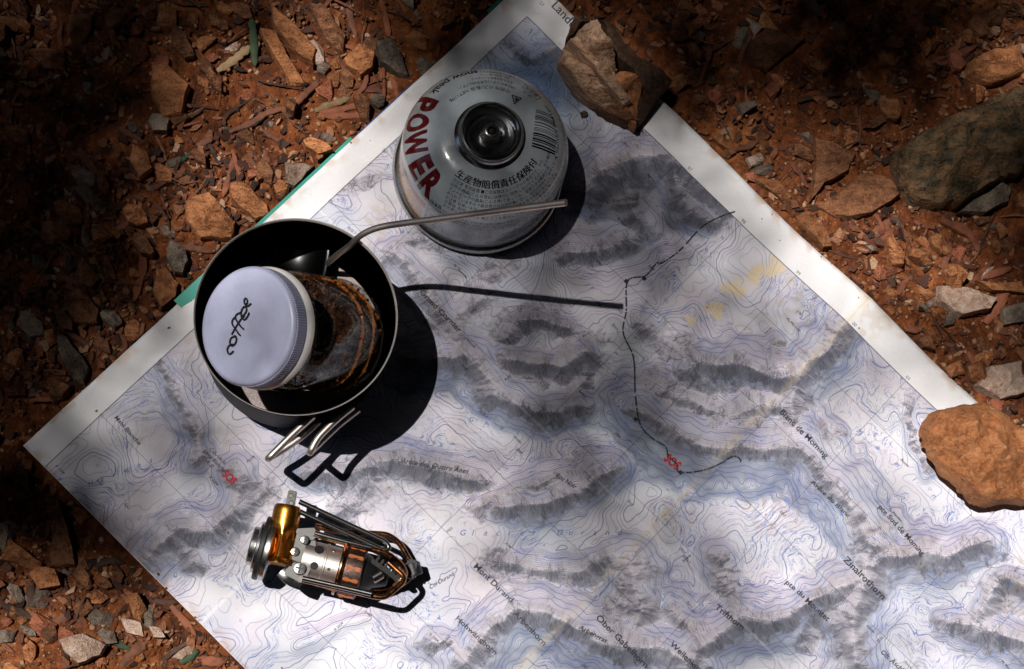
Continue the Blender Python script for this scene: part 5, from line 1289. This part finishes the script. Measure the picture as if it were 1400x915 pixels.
# ------------------------------------------------------------------ twigs, bark chips, blades
def strip_mesh(name, pts, w, th, seg=6, taper=0.35, seed=0):
    rng = random.Random(seed); n = len(pts)
    rs = [w * (1 - (1 - taper) * abs(2 * i / (n - 1) - 0.9) ** 4) * rng.uniform(.7, 1.2) for i in range(n)]
    return MB().tube(pts, rs, seg, th, (0, 0, 1))
def hand_twig(pxs, w_mm, mat, label, name='twig', cat='twig', th=0.6, dz=1.2, group='twigs and bark in the dirt', arch=0.0):
    n = len(pxs); pts = []
    P = spline([Vector((p[0], p[1], 0)) for p in pxs], 4)
    for i, p in enumerate(P):
        t = i / (len(P) - 1); q = G(p.x, p.y); q.z += (dz + arch * math.sin(math.pi * t)) * 0.001; pts.append(q)
    zs = [q.z for q in pts]; lo = np.convolve(np.pad(zs, 3, 'edge'), np.ones(7) / 7, 'valid')
    for q, z in zip(pts, lo): q.z = max(z, q.z - 0.0005)
    o = strip_mesh(name, pts, w_mm * 0.0005, th, 7, 0.35, len(label)).build(name, mat, None, 50)
    return tag(o, label, cat, group)
Z5 = lambda X, Y: (160 + X / 5.082, 120 + Y / 5.082)
Z2 = lambda X, Y: (X / 2.906, 600 + Y / 2.906)
Z3 = lambda X, Y: (1180 + X / 3.518, 300 + Y / 3.518)
Z6 = lambda X, Y: (X / 2.859, 300 + Y / 2.859)
hand_twig([(344, 28), (346, 45), (347, 62), (348, 82), (349, 93)], 4.0, M_GREEN, 'green blade of grass lying flat near the top, left of the long tan slabs', 'grass_blade', 'grass blade', 0.3, 2.5, None)
hand_twig([(297, 98), (318, 86), (334, 72), (341, 64)], 4.6, M_LEAF, 'dry curled leaf meeting the green blade of grass', 'dry_leaf', 'leaf', 0.3, 2.0, None)
hand_twig([Z5(410, 118), Z5(520, 132), Z5(620, 142), Z5(712, 160)], 1.6, M_DARKTWIG, 'thin dark twig lying beside the ochre slab at upper left')
hand_twig([Z5(310, 242), Z5(420, 225), Z5(520, 190), Z5(610, 140)], 1.9, M_TWIG, 'twig slanting up to the right from the ochre slab at upper left')
hand_twig([Z5(430, 272), Z5(520, 205), Z5(600, 150)], 2.2, M_DARKTWIG, 'short dark twig next to a parallel twig at upper left')
hand_twig([Z5(712, 280), Z5(760, 205), Z5(830, 145), Z5(960, 70)], 2.0, M_DARKTWIG, 'long dark stem rising to the right toward the green blade')
hand_twig([Z5(780, 312), Z5(880, 290), Z5(980, 240), Z5(1060, 165), Z5(1118, 170)], 2.6, M_DARKTWIG, 'knobbly dark root crossing the dirt above the pot')
hand_twig([Z5(20, 285), Z5(110, 340), Z5(200, 385)], 3.4, M_TWIG, 'thick brown bark strip at the edge of the black shade on the left')
hand_twig([Z5(270, 340), Z5(315, 430), Z5(345, 530), Z5(362, 600)], 1.8, M_TWIG, 'thin bent stem pointing down beside the ochre slab on the left')
hand_twig([Z5(250, 705), Z5(350, 650), Z5(440, 605), Z5(475, 570)], 4.0, M_TWIG, 'stout brown twig above the bright ochre block')
hand_twig([Z5(270, 655), Z5(340, 625), Z5(420, 600)], 2.4, M_CHIP, 'reddish twig resting on the stout brown twig')
hand_twig([Z5(640, 395), Z5(680, 470), Z5(718, 560)], 3.0, M_DARKTWIG, 'grey black stub of twig on the grit above the pot')
hand_twig([Z5(415, 525), Z5(460, 500), Z5(520, 455)], 2.4, M_GREEN, 'short green stalk on the grit left of the grey black stub', 'stalk', 'stalk')
hand_twig([Z5(500, 490), Z5(570, 480), Z5(640, 470)], 2.6, M_CHIP, 'light reddish bark strip next to the short green stalk', 'bark_strip', 'bark')
hand_twig([Z5(815, 475), Z5(790, 580), Z5(760, 690), Z5(735, 765)], 3.2, M_CHIP, 'red brown splinter pointing down to the bright ochre block', 'bark_strip', 'bark', 0.5)
hand_twig([Z5(555, 410), Z5(610, 385), Z5(670, 350)], 4.0, M_TWIG, 'fat brown bark piece in the middle of the grit above the pot', 'bark_strip', 'bark')
hand_twig([Z5(1030, 440), Z5(1050, 560), Z5(1075, 660)], 4.0, M_CHIP, 'upright red bark strip close to the green cover edge', 'bark_strip', 'bark', 0.4)
hand_twig([(430, 152), (448, 146), (468, 138), (480, 133)], 4.0, M_LEAF, 'tan dry leaf blade beside red leaves near the map', 'dry_leaf', 'leaf', 0.3)
hand_twig([(437, 156), (460, 152), (485, 146), (503, 141)], 3.6, M_CHIP, 'upper of the red brown leaf strips by the blue map edge', 'dry_leaf', 'leaf', 0.3)
hand_twig([(436, 158), (462, 160), (488, 158), (506, 150)], 3.8, M_CHIP, 'lower of the red brown leaf strips by the blue map edge', 'dry_leaf', 'leaf', 0.3)
hand_twig([(402, 145), (415, 132), (428, 120), (436, 110)], 4.0, M_TWIG, 'curved bark piece left of the small grey rounded stone', 'bark_strip', 'bark')
hand_twig([(523, 75), (524, 100), (525, 122), (524, 138)], 2.4, M_CHIP, 'thin upright red stem near the blue map edge')
hand_twig([(520, 0), (526, 20), (531, 45), (530, 52)], 3.2, M_CHIP, 'red stick hanging in from the top border above the blue map edge')
hand_twig([(476, 8), (480, 30), (487, 52)], 4.0, M_TWIG, 'brown bark strip at the top border beside the broad brown slab', 'bark_strip', 'bark')
hand_twig([(314, 182), (345, 168), (368, 155), (392, 148)], 3.6, M_TWIG, 'long crooked root above the pale tan slab')
hand_twig([(360, 180), (378, 192), (396, 202)], 3.2, M_TWIG, 'short bark piece below the long crooked root', 'bark_strip', 'bark')
hand_twig([Z6(555, 100), Z6(560, 190), Z6(540, 270), Z6(525, 325)], 4.4, M_CHIP, 'red bark strip standing out of the dirt left of the pot', 'bark_strip', 'bark')
hand_twig([Z6(660, 130), Z6(720, 112), Z6(780, 120), Z6(840, 130)], 3.6, M_TWIG, 'reddish root touching the upper left rim of the pot')
hand_twig([Z6(100, 20), Z6(170, 70), Z6(240, 120)], 2.4, M_TWIG, 'thin pale stem in the shade at far left')
hand_twig([Z6(170, 232), Z6(250, 230), Z6(330, 262)], 4.2, M_TWIG, 'brown bark strip in half shade at the far left', 'bark_strip', 'bark')
hand_twig([Z6(405, 90), Z6(450, 50), Z6(510, 10)], 4.0, M_TWIG, 'bark strip leading down out of the lit dirt at left', 'bark_strip', 'bark')
hand_twig([Z6(320, 205), Z6(350, 180), Z6(378, 152)], 5.0, M_LEAF, 'tan leaf tip catching light in the shade at left', 'dry_leaf', 'leaf', 0.3)
hand_twig([Z6(230, 415), Z6(290, 460), Z6(355, 500)], 3.6, M_TWIG, 'bark strip lying over the long split grey stone', 'bark_strip', 'bark')
hand_twig([Z2(10, 660), Z2(80, 690), Z2(155, 715)], 4.2, M_DARKTWIG, 'dark bark strip at the left border of the lower dirt', 'bark_strip', 'bark')
hand_twig([Z2(145, 755), Z2(200, 740), Z2(250, 715), Z2(290, 695)], 4.4, M_TWIG, 'curved grey brown leaf left of the pale whitish slab', 'dry_leaf', 'leaf', 0.35)
hand_twig([Z2(125, 570), Z2(125, 630), Z2(140, 695)], 4.4, M_DARKTWIG, 'dark curled bark left of the small brown block', 'bark_strip', 'bark')
hand_twig([Z2(255, 545), Z2(268, 600), Z2(285, 675)], 1.6, M_DARKTWIG, 'thin dark curved stem left of the yellow ochre wedge')
hand_twig([Z2(385, 515), Z2(410, 495), Z2(450, 488), Z2(500, 497)], 4.0, M_DARKTWIG, 'dark arched twig near the map edge at lower left', arch=2)
hand_twig([Z2(395, 785), Z2(440, 800), Z2(480, 820), Z2(520, 838)], 3.4, M_GREEN, 'green grey needle right of the pale whitish slab', 'grass_blade', 'grass blade', 0.5)
hand_twig([Z2(480, 905), Z2(520, 860), Z2(560, 825), Z2(580, 815)], 5.0, M_TWIG, 'broad brown leaf at the bottom border between whitish stones', 'dry_leaf', 'leaf', 0.3)
hand_twig([Z2(680, 665), Z2(730, 720), Z2(780, 785)], 4.0, M_CHIP, 'reddish twig running along the lower left map edge')
hand_twig([Z2(640, 890), Z2(700, 840), Z2(780, 790)], 2.4, M_DARKTWIG, 'dark twig slanting to the map edge at lower left')
hand_twig([Z2(715, 890), Z2(760, 865), Z2(785, 835)], 4.4, M_GREEN, 'dark green leaf near the bottom border by the map', 'dry_leaf', 'leaf', 0.35)
hand_twig([Z2(780, 880), Z2(840, 885), Z2(900, 890)], 5.2, M_CHIP, 'red bark piece at the bottom border touching the map', 'bark_strip', 'bark')
hand_twig([Z2(595, 640), Z2(650, 650), Z2(710, 652)], 3.0, M_DARKTWIG, 'dark stick poking toward the lower left map edge')
hand_twig([Z3(370, 0), Z3(450, 40), Z3(520, 90), Z3(555, 160)], 5.6, M_CHIP, 'long red bark strip curving under the green grey boulder', 'bark_strip', 'bark')
hand_twig([Z3(50, 70), Z3(100, 35), Z3(140, 0)], 6.0, M_CHIP, 'flat red bark chip, upper of the crossed pair on the right', 'bark_strip', 'bark', 0.35)
hand_twig([Z3(85, 145), Z3(115, 90), Z3(145, 45)], 6.4, M_CHIP, 'flat red bark chip, lower of the crossed pair on the right', 'bark_strip', 'bark', 0.35)
hand_twig([Z3(0, 80), Z3(30, 120), Z3(70, 165)], 4.2, M_CHIP, 'red bark splinter left of the crossed chips', 'bark_strip', 'bark')
hand_twig([Z3(375, 240), Z3(400, 180), Z3(418, 110)], 4.0, M_TWIG, 'brown twig standing on end above the flat pinkish slab')
hand_twig([Z3(395, 225), Z3(470, 228), Z3(550, 235)], 4.4, M_CHIP, 'red twig lying along the top of the thin tan slab')
hand_twig([Z3(525, 310), Z3(570, 255), Z3(625, 200)], 4.0, M_CHIP, 'red stick crossing the thin tan slab upright')
hand_twig([Z3(570, 280), Z3(640, 260), Z3(715, 235)], 5.2, M_CHIP, 'thick red stick lying right of the crossing one')
hand_twig([Z3(585, 505), Z3(630, 440), Z3(670, 380), Z3(695, 335)], 6.0, M_CHIP, 'red torn bark piece on the grey stone at the right border', 'bark_strip', 'bark')
hand_twig([Z3(160, 370), Z3(190, 320), Z3(218, 280)], 3.6, M_CHIP, 'red splinter near the fold end of the map margin', 'bark_strip', 'bark')
hand_twig([Z3(110, 255), Z3(130, 290), Z3(150, 330)], 5.0, M_DARKTWIG, 'greenish grey leaf chip near the right map edge', 'dry_leaf', 'leaf', 0.35)
hand_twig([Z3(195, 530), Z3(235, 535), Z3(275, 538)], 3.6, M_CHIP, 'red stick touching the lower right map edge')
hand_twig([Z3(500, 640), Z3(520, 675), Z3(545, 720)], 3.8, M_CHIP, 'red bark strip above the small ochre stone by the map corner', 'bark_strip', 'bark')
hand_twig([Z3(585, 665), Z3(630, 655), Z3(675, 650)], 5.0, M_CHIP, 'red bark lump above the broad tan stone on the right', 'bark_strip', 'bark')
hand_twig([Z3(240, 10), Z3(310, 40), Z3(370, 42)], 3.6, M_CHIP, 'red stick left of the long curving bark strip')
hand_twig([(1090, 140), (1110, 134), (1135, 130), (1150, 131)], 3.4, M_DARKTWIG, 'dark bent twig in the shaded dirt above the crusted block')
hand_twig([(1256, 90), (1280, 84), (1305, 72)], 3.0, M_TWIG, 'grey twig left of the ridged ochre block')
hand_twig([(1309, 105), (1318, 88), (1332, 73)], 3.4, M_DARKTWIG, 'dark curved root hugging the ridged ochre block')
hand_twig([(1000, 205), (1022, 202), (1037, 193)], 3.4, M_TWIG, 'brown twig near the upper right map edge')
hand_twig([(1042, 232), (1055, 215), (1062, 200)], 3.6, M_CHIP, 'red strip beside the pinkish flake at the upper right map edge', 'bark_strip', 'bark')
hand_twig([(958, 108), (964, 92), (968, 84)], 2.4, M_TWIG, 'thin twig next to the rounded reddish stone')

TW = {}
for kind, mat in (('red brown bark chip', M_CHIP), ('brown twig', M_TWIG), ('dark twig', M_DARKTWIG)):
    for k in range(4):
        rr = random.Random(k * 7 + len(kind)); bend = rr.uniform(-.3, .3); pts = [Vector((t, bend * math.sin(math.pi * (t + .5)) * 0.6 + rr.uniform(-.03, .03), 0.03 + 0.05 * rr.random())) for t in np.linspace(-.5, .5, 5)]
        m = strip_mesh('w', pts, 0.05 + 0.028 * k if 'chip' in kind else 0.022, 0.28 if 'chip' in kind else 0.7, 6, 0.55, k); me = mesh('twig', m.v, m.f, 50); me.materials.append(mat); TW[(kind, k)] = me
rng = random.Random(33)
for i in range(210):
    sp = free_spot(rng, 0.55)
    if sp is None: continue
    kind = rng.choices(['red brown bark chip', 'brown twig', 'dark twig'], [4, 3, 3])[0]
    L = rng.uniform(0.006, 0.017) if 'chip' in kind else rng.uniform(0.011, 0.028); o = bpy.data.objects.new('bark_chip' if 'chip' in kind else 'small_twig', TW[(kind, rng.randrange(4))]); COL.objects.link(o)
    p = G(*sp); o.location = (p.x, p.y, p.z + 0.0008); o.scale = (L, L, L); o.rotation_euler = (rng.uniform(-.2, .2), rng.uniform(-.12, .12), rng.uniform(0, 6.3))
    z = zone(*sp); tag(o, where('short %s' % kind, *sp), 'bark chip' if 'chip' in kind else 'twig', 'short twigs and bark chips in the dirt')

# ------------------------------------------------------------------ the trees above, out of the picture, whose leaves dapple the light
LIGHT = [  # photo point, share of the sun let through
 (1330, 740, 1), (1380, 850, 1), (1200, 900, .95), (1080, 880, .82), (950, 870, .68), (800, 850, .58), (690, 890, .7), (565, 880, 1), (620, 900, .95), (480, 880, 1), (330, 850, 1), (400, 800, .95), (450, 760, .95), (520, 780, .9), (600, 700, .66), (700, 740, .53), (800, 740, .38),
 (900, 740, .48), (1000, 720, .74), (1100, 720, .86), (1250, 650, 1), (1250, 760, 1), (1180, 650, .92), (1100, 640, .78), (1000, 580, .52), (900, 580, .33), (830, 500, .25), (740, 560, .23), (640, 520, .38), (600, 600, .5), (680, 640, .52), (1050, 480, .62), (950, 450, .42), (1150, 540, .66),
 (1100, 330, .95), (1040, 280, .85), (960, 190, .5), (1180, 395, .92), (1215, 450, .5), (1250, 490, .42), (1300, 540, .55), (1050, 380, .66), (980, 330, .42), (900, 280, .19), (830, 330, .21), (840, 240, .2), (900, 400, .31), (700, 420, .25), (600, 420, .42),
 (800, 150, .16), (720, 130, .10), (700, 60, .12), (640, 80, .11), (740, 20, .2), (560, 170, .4), (610, 210, .40), (680, 200, .17), (700, 280, .17), (660, 320, .2), (720, 330, .18), (740, 190, .18), (500, 220, .62), (450, 250, .82), (380, 310, .8), (300, 390, .78), (240, 450, .62), (180, 510, .5), (120, 560, .40), (60, 610, .34), (100, 595, .36), (130, 615, .34),
 (150, 640, .30), (220, 560, .4), (300, 580, .55), (350, 660, .62), (260, 680, .45), (200, 720, .24), (250, 780, .48), (290, 820, .7), (400, 440, .8), (330, 440, .8), (450, 380, .8), (500, 420, .8),
 (330, 150, .62), (300, 230, .75), (390, 190, .65), (260, 130, .5), (230, 280, .6), (280, 300, .9), (430, 60, .55), (350, 40, .4), (480, 100, .6), (520, 60, .35), (560, 90, .14), (600, 40, .05), (650, -10, .05), (540, 20, .15), (440, 170, .55), (500, 150, .4),
 (250, 40, .22), (190, 50, .08), (110, 40, .12), (60, 90, .10), (30, 30, .15), (130, 100, .03), (100, 170, .015), (40, 200, .015), (60, 270, .015), (150, 150, .06), (170, 210, .22), (200, 180, .35), (150, 260, .04), (180, 320, .25), (130, 330, .03), (50, 350, .02), (240, 380, .5), (190, 420, .28),
 (120, 420, .16), (60, 430, .03), (20, 400, .02), (100, 500, .14), (40, 520, .06), (10, 590, .05), (40, 680, .01), (20, 700, .02), (75, 705, .08), (110, 648, .36), (140, 680, .36), (175, 705, .32), (120, 720, .03), (140, 750, .06), (85, 740, .12), (40, 740, .06), (10, 760, .25), (60, 800, .5), (130, 800, .5), (180, 800, .3), (60, 880, .9), (150, 880, .95), (240, 880, .85), (220, 840, .6), (10, 880, .7),
 (850, 90, .95), (815, 75, .95), (830, 120, .9), (900, 110, .10), (920, 150, .08), (880, 130, .26), (900, 30, .06), (860, 10, .05), (950, 60, .07), (960, 110, .12), (1000, 60, .14), (1050, 70, .16), (1010, 20, .10), (1110, 30, .015), (1150, 70, .015), (1190, 50, .02), (1150, 10, .015), (1080, 110, .10), (1140, 110, .06), (1230, 40, .10), (1270, 10, .05), (1320, 60, .22), (1380, 20, .22), (1370, 90, .55), (1250, 100, .16),
 (1000, 140, .22), (1040, 170, .32), (1100, 160, .22), (1180, 170, .32), (1150, 230, .42), (1080, 220, .5), (1230, 220, .35), (1280, 190, .36), (1350, 160, .38), (1310, 240, .3), (1390, 220, .12), (1350, 275, .35), (1395, 290, .15), (1100, 300, .8), (1160, 320, .72), (1200, 350, .75), (1240, 320, .6), (1270, 380, .55), (1250, 430, .5), (1320, 400, .5), (1330, 330, .35), (1390, 350, .14), (1340, 440, .34),
 (1390, 430, .3), (1300, 480, .4), (1340, 520, .5), (1390, 520, .35), (1395, 470, .2), (1330, 600, .98), (1390, 620, 1)]
LIGHT = [(x, y, t if on_map(*A(x, y)[:2]) or t < 0.45 else min(1.0, t * 1.4)) for x, y, t in LIGHT]
def light_share(px, py):
    d2 = None; num = 0; den = 0
    for x, y, t in LIGHT:
        w = 1.0 / ((px - x) ** 2 + (py - y) ** 2 + 260) ** 2
        num = num + w * np.log(max(min(t, 1.0), 0.01)); den = den + w
    return np.exp(num / den)
M_FOL = plain('leaf green', (0.04, 0.055, 0.02), 0.6, 0.3, 0, 3, 0.3); M_TRUNK = plain('tree bark', (0.08, 0.05, 0.035), 0.9, 0.2, 0.8, 30, 0.4)
def leaves_mesh(name, P, L, Wd, normal, spread, seed):
    rng = np.random.RandomState(seed); n = len(P); N0 = np.array(normal)
    nr = N0 + rng.randn(n, 3) * spread; nr /= np.linalg.norm(nr, axis=1)[:, None]
    r = rng.randn(n, 3); t = np.cross(nr, r); t /= np.linalg.norm(t, axis=1)[:, None]; b = np.cross(nr, t)
    L = np.broadcast_to(L, n)[:, None]; Wd = np.broadcast_to(Wd, n)[:, None]
    q = [P - t * L / 2, P - t * L * .1 + b * Wd / 2, P + t * L / 2 - nr * L * .08, P - t * L * .1 - b * Wd / 2]
    V = np.stack(q, 1).reshape(-1, 3); Fq = np.arange(n * 4).reshape(-1, 4)
    me = bpy.data.meshes.new(name); me.from_pydata(V.tolist(), [], Fq.tolist()); me.update(); return me
def build_trees():
    rng = np.random.RandomState(12); ts = np.array(TOSUN)
    root_ = root('shade_tree', (-2.9, 1.3, -0.05), 'leafy tree beyond the upper left of the view whose shade dapples the map', 'tree', 'trees around the clearing')
    base = Vector((-2.9, 1.3, -0.05))
    MB().tube(spline([base, base + Vector((.05, 0, 1.5)), base + Vector((.2, -.1, 3.2)), base + Vector((.3, -.2, 5.2))], 6), [0.17 - 0.005 * i for i in range(19)], 14).build('trunk', M_TRUNK, root_)
    pts = []; cell = 0.0125; area = 0.024 * 0.010 * 0.5 * 0.80
    for x in np.arange(-0.50, 0.56, cell):
        for y in np.arange(-0.44, 0.46, cell):
            # where this ground point lies in the photograph
            d = RC.T @ np.array([x, y, -CAMH]); px = 700 + F * d[0] / -d[2]; py = 457.5 - F * d[1] / -d[2]
            pxc, pyc = min(max(px, 0), 1400), min(max(py, 0), 915)
            lam = -math.log(float(light_share(pxc, pyc))) * cell * cell / area
            k = int(lam + rng.rand())
            for _ in range(k):
                D = rng.uniform(3.3, 4.4); pts.append(np.array([x + rng.uniform(0, cell), y + rng.uniform(0, cell), 0]) + ts * D)
    P = np.array(pts)
    o = link('foliage', leaves_mesh('foliage', P - np.array(base), 0.024, 0.010, ts, 0.45, 1), M_FOL, root_); tag(o, kind='stuff')
    c = P.mean(0); br = MB()
    # limbs reach round the lit gap, and the rest of the crown hangs behind them
    crown = []
    for k in range(9000):
        q = c + rng.randn(3) * np.array([0.95, 0.95, 0.7]) + np.array([-0.5, 0.35, 0.2])
        g = q - ts * (q[2] / ts[2])
        if -0.56 < g[0] < 0.62 and -0.50 < g[1] < 0.52: continue
        crown.append(q)
    o = link('crown', leaves_mesh('crown', np.array(crown) - np.array(base), 0.11, 0.055, (0, 0, 1), 0.5, 2), M_FOL, root_); tag(o, kind='stuff')
    # unseen trees added to shut out most of the sky
    spots = [(-3.4, -2.6), (0.6, -3.9), (3.6, -1.9), (3.5, 2.0), (0.8, 3.8), (-2.2, 3.6)]
    for i, (x, y) in enumerate(spots):
        b = Vector((x, y, -0.05)); t = root('tree', b, ['broad leafy tree standing behind the photographer to the left', 'leafy tree standing straight behind the photographer', 'leafy tree beyond the lower right of the view', 'leafy tree beyond the upper right of the view', 'tall leafy tree beyond the top of the view', 'leafy tree beyond the top left of the view'][i], 'tree', 'trees around the clearing')
        MB().tube([b, b + Vector((.05, .02, 2)), b + Vector((.0, .1, 4.5))], [0.16, 0.12, 0.06], 12).build('trunk', M_TRUNK, t)  # trunk of the added unseen tree
        Q = []; a0 = math.atan2(y, x)
        while len(Q) < 3300:
            an = a0 + rng.uniform(-0.66, 0.66); sz = rng.uniform(0.10, 1.0); ce = math.sqrt(1 - sz * sz); dist = rng.uniform(2.3, 4.6) * (0.85 + 0.25 * sz)
            q = np.array([math.cos(an) * ce, math.sin(an) * ce, sz]) * dist
            g = q - ts * (q[2] / ts[2])
            if -0.60 < g[0] < 0.66 and -0.54 < g[1] < 0.56: continue
            Q.append(q)
        o = link('crown', leaves_mesh('crown', np.array(Q) - np.array(b), 0.30, 0.17, (0, 0, 1), 1.2, 5 + i), M_FOL, t); tag(o, kind='stuff')  # crown of the added unseen tree, blocks the sky
build_trees()
bpy.data.objects.remove(_to)
